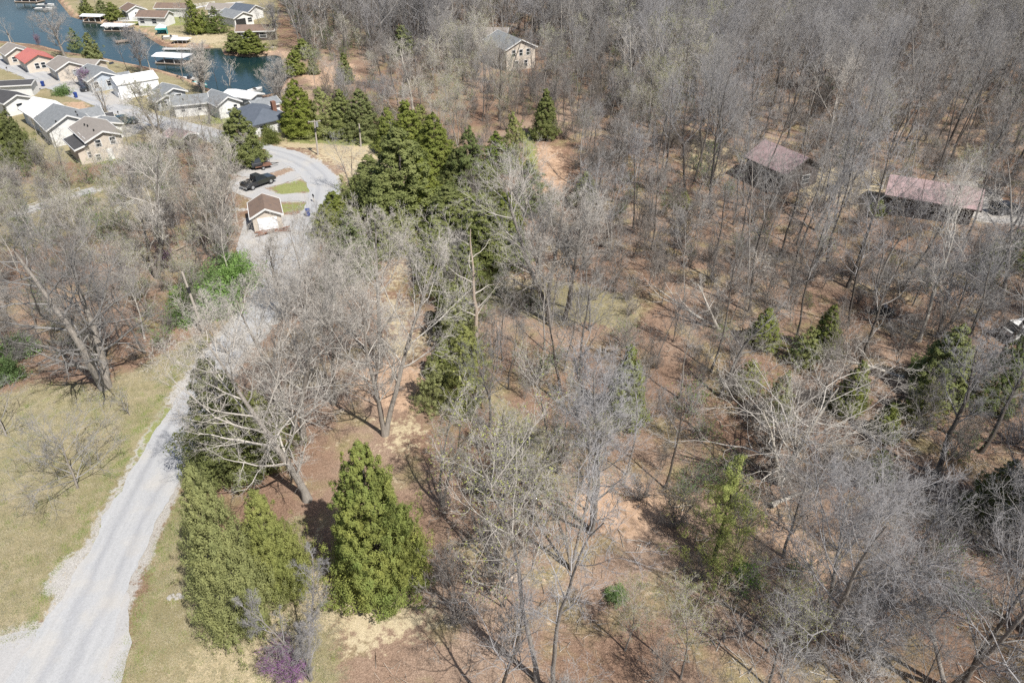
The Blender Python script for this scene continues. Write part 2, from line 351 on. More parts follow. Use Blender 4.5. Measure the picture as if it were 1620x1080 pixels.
GRAVEL_PX = [[(60,935),(100,880),(150,862),(172,882),(145,925),(95,955)], [(-200,1010),(0,1000),(130,960),(190,1080),(-200,1200)],
             [(385,345),(505,335),(505,380),(470,470),(400,470),(385,400)], [(452,284),(470,282),(474,292),(456,292)]]
def build_ground():
    rows = [-260, -180, -120, -80, -50, -25, -8, 2]
    y = 8.0
    while y < 640: rows.append(y); y += max(.42, (26 + .82 * y) / 150)
    rows += [700, 800, 950, 1200, 1600, 2200, 3200, 5200]
    rows = np.array(rows, float); nc = 401
    u = np.linspace(-1, 1, nc); u = np.sign(u) * (np.abs(u) * .8 + .2 * np.abs(u) ** 3)
    hw = np.maximum(55 + .85 * np.maximum(rows, 0), 0) + np.where(rows > 640, 2.0 * (rows - 640), 0) + np.where(rows < 0, 200, 0)
    X = hw[:, None] * u[None, :]; Y = np.repeat(rows[:, None], nc, 1)
    Z = height(X, Y)
    nr = len(rows); V = np.stack([X, Y, Z], -1).reshape(-1, 3)
    i = np.arange(nr - 1)[:, None] * nc + np.arange(nc - 1)[None, :]
    T = np.concatenate([np.stack([i, i + 1, i + nc + 1], -1).reshape(-1, 3), np.stack([i, i + nc + 1, i + nc], -1).reshape(-1, 3)])
    me = tri_mesh('ground', V, T, ground_material())
    near = (V[:, 1] > 0) & (V[:, 1] < 420)
    def m_(polys, soft):
        r = np.zeros(len(V))
        for p in polys:
            q = np.zeros(len(V)); q[near] = 1 - smooth(-soft, soft, poly_sd(V[near, 0], V[near, 1], gp(p))); r = np.maximum(r, q)
        return r
    a = me.color_attributes.new('cover', 'FLOAT_COLOR', 'POINT'); b = me.color_attributes.new('cover_b', 'FLOAT_COLOR', 'POINT')
    sd = np.full(len(V), 99.); sd[near] = poly_sd(V[near, 0], V[near, 1], LAKE)
    dirt = np.maximum(m_(DIRT_PX, 2.0) * .85, (1 - smooth(.2, 1.2, np.abs(sd - .4))) * .7)
    grav = m_(GRAVEL_PX, .8)
    for cl, w in ROADS_FOR_MASK:
        d = np.full(len(V), 99.); d[near] = line_d(V[near, 0], V[near, 1], cl); grav = np.maximum(grav, .72 * (1 - smooth(w / 2 - .2, w / 2 + 1.1, d)))
    o1 = np.ones(len(V))
    a.data.foreach_set('color', np.stack([m_(LAWN_PX, 1.3), m_(STRAW_PX, 3.2) * .8, grav, o1], -1).astype(np.float32).ravel())
    b.data.foreach_set('color', np.stack([m_(GREEN_PX, 1.0) * .8, dirt, o1 * 0, o1], -1).astype(np.float32).ravel())
    tag(link('ground', me), kind='structure')

def resample(P, step):
    P = np.array(P, float)
    # Catmull-Rom
    Q = []
    for i in range(len(P) - 1):
        p0, p1, p2, p3 = P[max(i-1, 0)], P[i], P[i+1], P[min(i+2, len(P)-1)]
        n = max(2, int(np.linalg.norm(p2 - p1) / step))
        for k in range(n):
            t = k / n
            Q.append(.5 * ((2*p1) + (-p0+p2)*t + (2*p0-5*p1+4*p2-p3)*t*t + (-p0+3*p1-3*p2+p3)*t**3))
    Q.append(P[-1]); return np.array(Q)
ROADS_FOR_MASK = []
def road(name, px, widths, m, lift, jag=.12, seed=1):
    P = [G(x, y)[:2] for x, y in px]
    W = np.array(widths, float)
    PW = np.array([(p[0], p[1], w) for p, w in zip(P, W)])
    Q = resample(PW, .45); C = Q[:, :2]; w = Q[:, 2]
    T = np.gradient(C, axis=0); T /= np.linalg.norm(T, axis=1)[:, None] + 1e-9; N = np.stack([-T[:, 1], T[:, 0]], -1)
    rs = np.random.RandomState(seed); n = len(C)
    def nz():
        a = rs.randn(n); b = np.convolve(a, np.ones(5) / 5, 'same') * 1.6 + np.convolve(rs.randn(n), np.ones(15) / 15, 'same') * 3
        return b * jag + rs.randn(n) * jag * .3
    L, R = w / 2 + nz(), w / 2 + nz()
    k = 9; V = []; UV = []
    s = np.concatenate([[0], np.cumsum(np.linalg.norm(np.diff(C, axis=0), axis=1))])
    for j in range(k):
        f = j / (k - 1); off = L * (1 - f) - R * f
        XY = C + N * off[:, None]; V.append(np.concatenate([XY, (height(XY[:, 0], XY[:, 1]) + lift)[:, None]], 1)); UV.append(np.stack([off, s], -1))
    V = np.stack(V, 1).reshape(-1, 3); UV = np.stack(UV, 1).reshape(-1, 2)
    i = np.arange(n - 1)[:, None] * k + np.arange(k - 1)[None, :]
    T_ = np.concatenate([np.stack([i, i+k, i+k+1], -1).reshape(-1, 3), np.stack([i, i+k+1, i+1], -1).reshape(-1, 3)])
    # winding upwards
    e1 = V[T_[0,1]] - V[T_[0,0]]; e2 = V[T_[0,2]] - V[T_[0,0]]
    if np.cross(e1, e2)[2] < 0: T_ = T_[:, ::-1]
    me = tri_mesh(name, V, T_, m); uv = me.uv_layers.new(name='UVMap'); uv.data.foreach_set('uv', UV[T_.ravel()].astype(np.float32).ravel())
    ROADS_FOR_MASK.append((C[::4], float(np.mean(w))))
    return tag(link(name, me), kind='structure')
def patch(name, px, m, lift, step=.8):            # flat area with a ragged outline, draped over the ground
    P = resample([G(x, y)[:2] for x, y in px + px[:1]], step)[:-1]
    rs = np.random.RandomState(len(px)); P = P + rs.randn(*P.shape) * .10
    c = P.mean(0); rings = 10; V = [np.array([[c[0], c[1]]])]
    for j in range(1, rings + 1): V.append(c + (P - c) * j / rings)
    V = np.concatenate(V); n = len(P); T = [(0, 1 + i, 1 + (i + 1) % n) for i in range(n)]
    for j in range(rings - 1):
        a = 1 + j * n; b = a + n
        for i in range(n): i2 = (i + 1) % n; T += [(a+i, b+i, b+i2), (a+i, b+i2, a+i2)]
    T = np.array(T); area = np.sum(P[:, 0] * np.roll(P[:, 1], -1) - np.roll(P[:, 0], -1) * P[:, 1])
    if area < 0: T = T[:, ::-1]
    V3 = np.concatenate([V, (height(V[:, 0], V[:, 1]) + lift)[:, None]], 1)
    me = tri_mesh(name, V3, T, m); uv = me.uv_layers.new(name='UVMap'); uv.data.foreach_set('uv', V[T.ravel()].astype(np.float32).ravel())
    return tag(link(name, me), kind='structure')

road('road', [(-60,1330),(60,1120),(120,1010),(190,860),(250,740),(292,660),(345,575),(400,510),(440,440),(468,390),(495,345),(512,308),(508,285),(485,262),(450,246),(410,236),(334,213),(292,202),(227,186),(181,167),(97,137),(45,114),(0,98),(-80,72)],
     [8,6.8,5.6,4.5,4.2,4.0,4.0,4.0,4.2,4.4,4.6,4.8,5,5,5,5,5,5.4,5.4,5.6,5.6,5.6,5.6,5.6], M['road'], .045, .16, 3)
patch('gravel_apron', [(-160,1012),(0,1004),(70,990),(120,962),(150,930),(200,940),(190,1090),(60,1200),(-160,1200)], M['gravel'], .037)
patch('gravel_parking', [(388,350),(440,345),(492,342),(486,378),(462,430),(430,470),(400,470),(380,430),(376,390)], M['gravel'], .034)
road('driveway', [(502,316),(470,312),(430,312),(395,300),(385,285)], [3.2,3,3,4.5,5.5], M['gravel'], .039, .12, 6)
road('driveway', [(494,270),(468,277),(435,288),(405,290)], [3.4,3,3.4,4.6], M['gravel'], .043, .12, 7)
road('driveway', [(455,254),(430,262),(400,272),(385,270)], [5,5.4,5,3], M['gravel'], .037, .12, 8)
road('driveway', [(212,198),(200,206),(192,214)], [5,5.5,4.5], M['drive'], .05, .1, 9)
road('driveway', [(128,140),(100,124),(85,112)], [4,4,3.5], M['drive'], .05, .1, 10)
road('driveway', [(90,126),(70,134),(48,140)], [4,6,6], M['drive'], .05, .1, 11)
road('driveway', [(180,166),(190,152),(196,144)], [5,5.5,5], M['drive'], .05, .1, 12)
road('driveway', [(1540,296),(1548,318),(1560,338),(1640,345)], [6,8,6,4], M['drive'], .06, .15, 13)
road('lakeside_path', [(188,41),(230,32),(270,22),(300,15),(330,9),(380,4)], [2.4,2.2,2.2,2.2,2.2,2.2], M['concrete'], .05, .05, 14)
road('back_lane', [(0,346),(60,328),(110,312),(150,300)], [2.6,2.6,2.4,2.0], M['gravel'], .05, .15, 15)
build_ground()
wp = np.array([plane_pt(x, y, WATER_Z) for x, y in [(-420,-70),(520,-70),(520,190),(-420,190)]])
tag(link('lake_water', tri_mesh('lake_water', wp, [(0,3,2),(0,2,1)], M['water'], smooth_=False)), kind='structure')

# ------------------------------------------------------------------ bare trees
def tubes_to_tris(P, R, sides):
    N, K, _ = P.shape
    T = np.empty_like(P); T[:, 1:-1] = P[:, 2:] - P[:, :-2]; T[:, 0] = P[:, 1] - P[:, 0]; T[:, -1] = P[:, -1] - P[:, -2]
    T /= np.linalg.norm(T, axis=2, keepdims=True) + 1e-9
    ref = np.where(np.abs(T[:, :1, 2:3]) > .85, np.array([1., 0, 0]), np.array([0., 0, 1.]))
    U = np.cross(T, np.broadcast_to(ref, T.shape)); U /= np.linalg.norm(U, axis=2, keepdims=True) + 1e-9; W = np.cross(T, U)
    a = np.arange(sides) * 2 * np.pi / sides
    V = P[:, :, None, :] + R[:, :, None, None] * (np.cos(a)[None, None, :, None] * U[:, :, None, :] + np.sin(a)[None, None, :, None] * W[:, :, None, :])
    idx = np.arange(N * K * sides).reshape(N, K, sides); A = idx[:, :-1]; B = idx[:, 1:]; A2 = np.roll(A, -1, 2); B2 = np.roll(B, -1, 2)
    F = np.concatenate([np.stack([A, A2, B2], -1).reshape(-1, 3), np.stack([A, B2, B], -1).reshape(-1, 3)])
    return V.reshape(-1, 3), F
def spikes(P0, P1, r):
    N = len(P0); T = P1 - P0; T /= np.linalg.norm(T, axis=1, keepdims=True) + 1e-9
    ref = np.where(np.abs(T[:, 2:3]) > .85, np.array([1., 0, 0]), np.array([0., 0, 1.])); U = np.cross(T, ref); U /= np.linalg.norm(U, axis=1, keepdims=True) + 1e-9; W = np.cross(T, U)
    ring = [P0 + r[:, None] * (math.cos(a) * U + math.sin(a) * W) for a in (0, 2.094, 4.189)]
    V = np.stack(ring + [P1], 1).reshape(-1, 3); b = np.arange(N)[:, None] * 4
    F = np.concatenate([b + np.array([0, 1, 3]), b + np.array([1, 2, 3]), b + np.array([2, 0, 3])]); return V, F
def join(parts):
    V = []; F = []; k = 0
    for v, f in parts: V.append(v); F.append(f + k); k += len(v)
    return np.concatenate(V), np.concatenate(F)

def children(rs, P, R, L, n, t0, t1, ang, ratio, K, up, jit, rr, rmin, prof=None, planar=0.0):
    """n children per parent branch; returns their polylines, radii and lengths"""
    N, Kp, _ = P.shape; m = N * n
    pi = np.repeat(np.arange(N), n)
    t = (np.tile((np.arange(n) + .5) / n, N) + rs.uniform(-.5, .5, m) / n); t = np.clip(t0 + (t1 - t0) * t, 0, .999)
    f = t * (Kp - 1); i = f.astype(int); f = f - i
    p0 = P[pi, i]; p1 = P[pi, i + 1]; pos = p0 + (p1 - p0) * f[:, None]; T = p1 - p0; T /= np.linalg.norm(T, axis=1, keepdims=True) + 1e-9
    rad = R[pi, i] * (1 - f) + R[pi, i + 1] * f
    phi = np.tile(np.arange(n) * 2.399, N) + np.repeat(rs.uniform(0, 6.28, N), n) + rs.uniform(-.6, .6, m)
    ref = np.where(np.abs(T[:, 2:3]) > .9, np.array([1., 0, 0]), np.array([0., 0, 1.])); U = np.cross(T, ref); U /= np.linalg.norm(U, axis=1, keepdims=True) + 1e-9; W = np.cross(T, U)
    al = np.radians(ang) * rs.uniform(.7, 1.3, m)
    D = np.cos(al)[:, None] * T + np.sin(al)[:, None] * (np.cos(phi)[:, None] * U + np.sin(phi)[:, None] * W)
    tt = (t - t0) / max(t1 - t0, 1e-6)
    pr = prof(tt) if prof else (1.0 - .45 * tt)
    LL = L[pi] * ratio * pr * rs.uniform(.65, 1.25, m)
    Q = np.empty((m, K, 3)); Q[:, 0] = pos; st = LL / (K - 1)
    for k in range(1, K):
        D = D + np.array([0, 0, up]) + rs.normal(0, jit, (m, 3)); D /= np.linalg.norm(D, axis=1, keepdims=True) + 1e-9
        Q[:, k] = Q[:, k-1] + D * st[:, None]
    r0 = np.maximum(rad * rr, rmin); taper = np.linspace(1, .25, K)
    return Q, r0[:, None] * taper[None, :], LL

def bare_tree(seed, H=18., r=.22, base=.35, n1=14, ang1=48, ratio1=.42, n2=8, n3=7, n4=5, n5=3, lean=(0, 0), up=.10, wig=.06, fork=1, flecks=0, fl=.10, spread=1., twr=.008, top=1.0, jit=.16):
    """returns (trunk V,F), (crown V,F), fleck V,F or None"""
    rs = np.random.RandomState(seed); K = 12
    stems = []; rads = []; Ls = []
    for s in range(fork):
        P = np.zeros((K, 3)); d = np.array([lean[0], lean[1], 1.0])
        if fork > 1:
            a = 6.28 * s / fork + seed; sp = .16 * spread; d = d + np.array([math.cos(a) * sp, math.sin(a) * sp, 0])
        d /= np.linalg.norm(d); h = H * (1 - .12 * s); P[0] = (0, 0, -.4)
        for k in range(1, K):
            d = d + rs.normal(0, wig, 3) * np.array([1, 1, .3]) + np.array([0, 0, .02]); d /= np.linalg.norm(d); P[k] = P[k-1] + d * h / (K - 1)
        stems.append(P); rr = r * (1 - .15 * s) * (np.linspace(1, .12, K) ** .85); rr[0] *= 1.5; rads.append(rr); Ls.append(h)
    P = np.stack(stems); R = np.stack(rads); L = np.array(Ls)
    trunk = tubes_to_tris(P, R, 9)
    if top >= 1: pr1 = lambda t: .55 + .75 * np.sin(np.clip(t * .9 + .12, 0, 1) * np.pi) * (1 - .25 * t)
    else: pr1 = lambda t: np.sin(np.clip(t * .85 + .2, 0, 1) * np.pi) + .3
    Q1, R1, L1 = children(rs, P, R, L, n1, base, 1.0, ang1, ratio1 * spread, 8, up, jit * .8, .44, .025, pr1)
    parts = [tubes_to_tris(Q1, R1, 6)]
    Q2, R2, L2 = children(rs, Q1, R1, L1, n2, .18, 1.0, 42, .52, 6, up * .7, jit, .62, .019)
    parts.append(tubes_to_tris(Q2, R2, 4))
    Q3, R3, L3 = children(rs, Q2, R2, L2, n3, .15, 1.0, 42, .5, 4, up * .5, jit, .62, .012)
    parts.append(tubes_to_tris(Q3, R3, 3))
    ends = Q3[:, -1]
    if n4:
        Q4, R4, L4 = children(rs, Q3, R3, L3, n4, .12, 1.0, 42, .62, 3, up * .3, jit, .65, twr * 1.15)
        R4[:, -1] *= .6; parts.append(tubes_to_tris(Q4, R4, 3)); ends = Q4[:, -1]
        if n5:
            m = len(Q4) * n5; pi = np.repeat(np.arange(len(Q4)), n5); t = rs.uniform(.15, .95, m)
            f = t * 2; i = np.minimum(f.astype(int), 1); f -= i
            p0 = Q4[pi, i] * (1 - f)[:, None] + Q4[pi, i + 1] * f[:, None]; T = Q4[pi, -1] - Q4[pi, 0]; T /= np.linalg.norm(T, axis=1, keepdims=True) + 1e-9
            D = T + rs.normal(0, .55, (m, 3)) + np.array([0, 0, .15]); D /= np.linalg.norm(D, axis=1, keepdims=True)
            LL = np.maximum(L4[pi] * rs.uniform(.4, .85, m), .18)
            parts.append(spikes(p0, p0 + D * LL[:, None], np.full(m, twr))); ends = p0 + D * LL[:, None]
    fle = None
    if flecks:
        idx = rs.randint(0, len(ends), flecks); C = ends[idx] + rs.normal(0, .08, (flecks, 3)); fle = leaf_tris(rs, C, rs.normal(0, 1, (flecks, 3)), fl, .55)
    return trunk, join(parts), fle

def leaf_tris(rs, C, D, ln, wd, face=None):        # small pointed leaves / sprays: two triangles each, lying across 'face'
    N = len(C); D = D / (np.linalg.norm(D, axis=1, keepdims=True) + 1e-9)
    X = np.cross(D, rs.normal(0, 1, (N, 3)) if face is None else face); X /= np.linalg.norm(X, axis=1, keepdims=True) + 1e-9
    l_ = ln * rs.uniform(.6, 1.4, N)[:, None] if np.isscalar(ln) else ln[:, None]
    V = np.stack([C - D * l_ * .5, C + X * l_ * wd * .5, C + D * l_ * .5, C - X * l_ * wd * .5], 1).reshape(-1, 3); b = np.arange(N)[:, None] * 4
    return V, np.concatenate([b + np.array([0, 1, 2]), b + np.array([0, 2, 3])])

def tree_meshes(name, gen, bark, twig, fleckmat=None):
    (tv, tf), (cv, cf), fle = gen
    t = tri_mesh(name + '_trunk', tv, tf, M[bark]); c = tri_mesh(name + '_crown', cv, cf, M[twig])
    f = tri_mesh(name + '_leaf', fle[0], fle[1], M[fleckmat], smooth_=False) if fle is not None else None
    V, F = join([(tv, tf), (cv, cf)] + ([fle] if fle is not None else []))
    mi = np.concatenate([np.zeros(len(tf)), np.ones(len(cf))] + ([np.full(len(fle[1]), 2)] if fle is not None else []))
    return dict(trunk=t, crown=c, leaf=f, raw=(V, F, mi, [M[bark], M[twig]] + ([M[fleckmat]] if fleckmat else [])))
def place_tree(name, tm, loc, rz, s, label, group=None, tilt=(0, 0), cat='tree', leafname='buds'):
    o = empty(name, loc, rz, label, cat, group); o.rotation_euler = (tilt[0], tilt[1], rz); o.scale = (s, s, s) if np.isscalar(s) else s
    link('trunk', tm['trunk'], o); link('crown', tm['crown'], o)
    if tm['leaf']: link(leafname, tm['leaf'], o)
    return o

# ------------------------------------------------------------------ cedars, pines, shrubs
def conifer(seed, H=12., R=3.0, n=800, leaves=34, ln=.26, wd=.42, pw=.8, skirt=.03, lumps=.25, inner=.45, droop=0.0, cl=.33, gap=0.0, plume=1.25):
    rs = np.random.RandomState(seed); m = n * 2
    t = rs.uniform(0, 1, m); keep = rs.uniform(0, 1, m) < (1 - t) ** .7 + .10; t = t[keep][:n]; n = len(t)
    phi = rs.uniform(0, 2 * np.pi, n)
    bump = np.zeros(n)
    for k in range(1, 6): bump += np.sin(phi * k + rs.uniform(0, 6) + t * rs.uniform(-14, 14)) / (k ** .6) * .32
    bump += rs.normal(0, .35, n) + rs.exponential(.35, n) - .3
    rad = R * (1 - t) ** pw * (1 + lumps * bump) * smooth(-.12, .12, t + skirt)
    rad = rad * rs.uniform(0, 1, n) ** (inner * .6); rad = np.maximum(rad, .05)
    z = H * (.04 + .95 * t) + rs.normal(0, .12, n) - droop * rad
    C = np.stack([np.cos(phi) * rad, np.sin(phi) * rad, z], -1)
    if gap: k = rs.uniform(0, 1, n) > gap * (np.sin(phi * 3 + t * 25 + seed) > .3); C = C[k]; phi = phi[k]; t = t[k]; n = len(C)
    out = np.stack([np.cos(phi), np.sin(phi), np.zeros(n)], -1)
    sz = cl * (.45 + .75 * (1 - t)) * rs.uniform(.7, 1.4, n)
    ci = np.repeat(np.arange(n), leaves); m = len(ci)
    od = rs.normal(0, 1, (m, 3)) + out[ci] * .9 + np.array([0, 0, .7]); od /= np.linalg.norm(od, axis=1, keepdims=True)
    off = od * (rs.uniform(.45, 1.12, m))[:, None] * sz[ci][:, None]; off[:, 2] *= plume; off += out[ci] * (off[:, 2:3] * .25)
    Nf = od + out[ci] * .35 + np.array([0, 0, .25]) + rs.normal(0, .38, (m, 3))
    D = out[ci] * .5 + np.array([0, 0, .8]) + rs.normal(0, .6, (m, 3)); D -= Nf * (np.sum(D * Nf, 1) / np.sum(Nf * Nf, 1))[:, None]
    leaf = leaf_tris(rs, C[ci] + off, D, ln, wd, Nf)
    # trunk and limbs
    P = np.zeros((1, 8, 3)); P[0, :, 2] = np.linspace(-.3, H * .96, 8); P[0, 1:, :2] += rs.normal(0, .03 * H / 12, (7, 2))
    Rr = (H * .018 * np.linspace(1, .1, 8))[None]
    tr = tubes_to_tris(P, Rr, 8)
    k = max(20, n // 12); idx = rs.randint(0, n, k); E = C[idx]; S0 = E.copy(); S0[:, :2] *= .02; S0[:, 2] = np.maximum(E[:, 2] - .45 * np.linalg.norm(E[:, :2], axis=1), .1)
    li = spikes(S0, E, np.full(k, H * .0035))
    return join([tr, li]), leaf
def bush(seed, R=1.5, Hh=1.6, n=120, leaves=40, ln=.16, wd=.5):
    rs = np.random.RandomState(seed); v = rs.normal(0, 1, (n, 3)); v /= np.linalg.norm(v, axis=1, keepdims=True); v[:, 2] = np.abs(v[:, 2])
    v *= (rs.uniform(0, 1, n) ** .4)[:, None]; C = v * np.array([R, R, Hh]) * (1 + .15 * rs.normal(0, 1, (n, 1)))
    ci = np.repeat(np.arange(n), leaves); m = len(ci); off = rs.normal(0, .16 * R ** .5, (m, 3))
    leaf = leaf_tris(rs, C[ci] + off + np.array([0, 0, .15]), v[ci] + rs.normal(0, .7, (m, 3)), ln, wd)
    k = 26; idx = rs.randint(0, n, k); return spikes(np.zeros((k, 3)) + rs.normal(0, .1, (k, 3)) * np.array([1, 1, 0]) - np.array([0, 0, .15]), C[idx], np.full(k, .035)), leaf
def con_meshes(name, gen, fol, bark='bark_dark'):
    (tv, tf), (lv, lf) = gen
    return dict(trunk=tri_mesh(name + '_trunk', tv, tf, M[bark]), crown=tri_mesh(name + '_foliage', lv, lf, M[fol], smooth_=False), leaf=None,
                raw=(*join([(tv, tf), (lv, lf)]), np.concatenate([np.zeros(len(tf)), np.ones(len(lf))]), [M[bark], M[fol]]))
def place_con(name, tm, loc, rz, s, label, group=None, cat='cedar tree', stem='trunk'):
    o = empty(name, loc, rz, label, cat, group); o.scale = s if not np.isscalar(s) else (s, s, s)
    link(stem, tm['trunk'], o); link('foliage', tm['crown'], o); return o

def fit(base, top):
    """ground point, height and sideways lean of a tree whose base and tip show at these pixels"""
    b = G(*base); t = (top[1] - 540) / FPX; Hd = b.y * (S_ + t * C_) / (C_ - t * S_)
    z = Hd * S_ + b.y * C_; return b, (CAM_H - Hd) - b.z, (top[0] - 810) / FPX * z - b.x
def px_w(b, wpx): return wpx / FPX * ((CAM_H - b.z) * S_ + b.y * C_)      # metres of a pixel width at this ground point

# ------------------------------------------------------------------ houses
def gable_house(label, loc, az, L, W, hw=2.7, rise=1.5, wall='white', roof='roof_grey', ov=.45, windows=(), doors=(), trim='white', hip=0.0,
                chimney=None, vents=(), cat='house', name='house', group=None, garage=None):
    """ridge along local x (az = direction of the ridge). sides: '+y','-y' long walls, '+x','-x' gable walls"""
    h = empty(name, loc, az, label, cat, group); x0, x1, y0, y1 = -L/2, L/2, -W/2, W/2; zb = -.6
    w = MB()
    if hip: w.box(x0, x1, y0, y1, zb, hw)
    else:
        sec = [(y0, zb), (y1, zb), (y1, hw), (0, hw + rise * W / (W + 2*ov)), (y0, hw)]
        n = 5; v = [(x0, a, b) for a, b in sec] + [(x1, a, b) for a, b in sec]
        w.add(v, [(4,3,2,1,0), (5,6,7,8,9)] + [(i, (i+1)%n, (i+1)%n+n, i+n) for i in range(n)])
    w.build('wall', M[wall], h)
    W2 = W/2 + ov; X2 = L/2 + ov; zt = hw + rise; ze = hw - .05; th = .16
    r = MB()
    if hip:
        hx = X2 - W2 * hip
        top = [(-X2,-W2,ze),(X2,-W2,ze),(X2,W2,ze),(-X2,W2,ze),(-hx,0,zt),(hx,0,zt)]
        r.add(top + [(a,b,c-th) for a,b,c in top[:4]], [(0,1,5,4),(1,2,5),(2,3,4,5),(3,0,4),(0,6,7,1),(1,7,8,2),(2,8,9,3),(3,9,6,0),(9,8,7,6)])
    else:
        for s in (-1, 1):
            a = [(-X2, s*W2, ze), (X2, s*W2, ze), (X2, 0, zt), (-X2, 0, zt)]; b = [(x,y,z-th) for x,y,z in a]
            f = [(0,1,2,3),(7,6,5,4),(0,4,5,1),(1,5,6,2),(3,2,6,7),(0,3,7,4)]
            r.add(a + b, f if s < 0 else [q[::-1] for q in f])
    ro = r.build('roof', M[roof], h)
    t = MB()
    if not hip:
        for sx in (-1, 1):
            for s in (-1, 1):
                xa = sx * (X2 + .004); xb = sx * (X2 + .07); lo, hi = min(xa, xb), max(xa, xb)
                v = [(x, y, z) for x in (lo, hi) for (y, z) in ((s*(W2+.02), ze-.22), (s*(W2+.02), ze+.05), (0, zt+.05), (0, zt-.22))]
                t.add(v, [(0,1,2,3),(7,6,5,4),(0,4,5,1),(1,5,6,2),(2,6,7,3),(3,7,4,0)])
    for s in (-1, 1):
        ya = s*(W2+.004); yb = s*(W2+.09); t.box(-X2-.07, X2+.07, min(ya,yb), max(ya,yb), ze-.20, ze+.03)
    t.build('fascia', M[trim], h)
    def on_side(side, u, z0, wd, ht, dep):
        d = .03
        if side == '+y': return (u-wd/2, u+wd/2, y1+d-.05, y1+d+dep, z0, z0+ht)
        if side == '-y': return (u-wd/2, u+wd/2, y0-d-dep, y0-d+.05, z0, z0+ht)
        if side == '+x': return (x1+d-.05, x1+d+dep, u-wd/2, u+wd/2, z0, z0+ht)
        return (x0-d-dep, x0-d+.05, u-wd/2, u+wd/2, z0, z0+ht)
    for (side, u, z0, wd, ht) in windows:
        f = MB(); b = on_side(side, u, z0-.1, wd+.24, ht+.2, .03); f.box(*b); fo = f.build('window', M['white'], h)
        MB().box(*on_side(side, u, z0, wd, ht, .045)).build('pane', M['glass'], fo)
        MB().box(*on_side(side, u, z0+ht*.48, wd, .07, .07)).build('sash', M['white'], fo)
    for (side, u, wd, ht, m_) in doors:
        d = MB().box(*on_side(side, u, 0, wd, ht, .05)).build('door', M[m_], h)
        if wd > 2:
            for k in range(4): MB().box(*on_side(side, u, .06 + k*ht/4, wd-.16, ht/4-.10, .085)).build('panel', M[m_], d)
    if chimney:
        cx, cy, cw = chimney; c = MB().box(cx-cw/2, cx+cw/2, cy-cw/2, cy+cw/2, hw*.5, zt+.9).build('chimney', M['rust'], ro)
    for (vx, vy) in vents:
        z = zt - abs(vy) / W2 * (zt - ze); MB().tube((vx, vy, z-.1), (vx, vy, z+.35), .13, .13, 8).build('vent', M['black'], ro)
    return h

D2 = math.radians
AX_A, AX_B = D2(-47), D2(41)
def W_(*a): return list(a)
# houses along the lake street
gable_house('small brown-roofed cream cottage at the far left beside the red-roofed house', PH(19, 71, 4.2), AX_A, 6.75, 5.22, wall='cream', roof='roof_tan', windows=[('+x', -1.2, .9, .9, 1.1)])
gable_house('cream house with a bright red metal roof by the lake', PH(51, 80, 4.3), AX_A, 8.1, 5.94, wall='cream', roof='roof_red', rise=1.5, trim='roof_red', windows=[('+x', -.9, .9, .9, 1.2), ('+x', .5, .9, .9, 1.2), ('-y', 1.5, .9, 1.2, 1.1), ('-y', -2.5, .9, 1.2, 1.1)], doors=[('-y', 3.4, 1.0, 2.1, 'white')])
h = gable_house('brown-roofed cream house with two joined gables next to the red-roofed house', PH(100, 92, 4.3), AX_A, 7.2, 5.94, wall='cream', roof='roof_tan', rise=1.5, windows=[('+x', 1, .9, 1.2, 1.2), ('-y', 0, .9, 1.6, 1.1)], doors=[('-y', 2.8, 1.0, 2.1, 'bluewall')])
gable_house('long low tan-roofed house wing with white trim along the lake', PH(132, 92, 3.7), D2(-12), 8.1, 4.5, wall='cream', roof='roof_tan', hw=2.6, rise=1.0)
gable_house('grey-blue roofed house with grey gable beside the pink redbud', PH(149, 107, 4.2), AX_A, 9.0, 6.3, wall='bluewall', roof='roof_grey', rise=1.5, vents=[(1.5, -2), (-2.5, -1.2)], windows=[('-y', 2, .9, 1.4, 1.1), ('+x', 1.0, .9, 1.0, 1.2), ('+x', -1.8, .9, 1.0, 1.2)], doors=[('-y', 4.6, 2.6, 2.2, 'white')])
gable_house('low grey-roofed porch wing reaching toward the water', PH(183, 115, 3.0), AX_B, 4.5, 4, wall='bluewall', roof='roof_grey', hw=2.3, rise=.6)
gable_house('big white metal shed with a white roof in the lake street', PH(210, 120, 3.9), AX_B, 8.55, 5.22, wall='white_metal', roof='white_metal', hw=3.3, rise=1.1, ov=.15, doors=[('-x', 0, 3.2, 2.9, 'white_metal')])
gable_house('small grey house with white gable trim and a white window', PH(266, 138, 3.4), AX_A, 5, 4.8, wall='greywall', roof='roof_grey', hw=2.7, rise=1.1, windows=[('+x', .8, 1.0, 1.3, 1.3), ('-y', 0, 1.0, 1.2, 1.1)])
gable_house('lower grey annex with white trim in front of the small grey house', PH(257, 149, 2.9), AX_A, 3.6, 4.2, wall='greywall', roof='roof_grey', hw=2.2, rise=.9, windows=[('+x', -.8, .8, 1.3, 1.2), ('+x', .9, .8, .8, 1.2)])
gable_house('white cottage with a grey roof and two small windows by the street', PH(299, 152, 3.5), D2(20), 6.48, 4.5, wall='white', roof='roof_grey', hw=2.6, rise=1.2, windows=[('-y', -1.6, 1.1, .7, .9), ('-y', 1.6, 1.1, .7, .9)], vents=[(-1.2, -1.4)])
gable_house('grey-roofed house with a white gable and a dark doorway', PH(348, 150, 3.8), AX_A, 6.75, 4.68, wall='white', roof='roof_grey', hw=2.8, rise=1.4, windows=[('+x', 1.3, 1.2, .7, 1.1), ('-y', 1, 1, .9, 1.1), ('-y', -2, 1, .9, 1.1)])
gable_house('long white flat-roofed boathouse at the edge of the cove', PH(383, 144, 3.2), D2(-24), 7, 3.6, wall='bluewall', roof='white_metal', hw=2.6, rise=.5, cat='boathouse', name='boathouse')
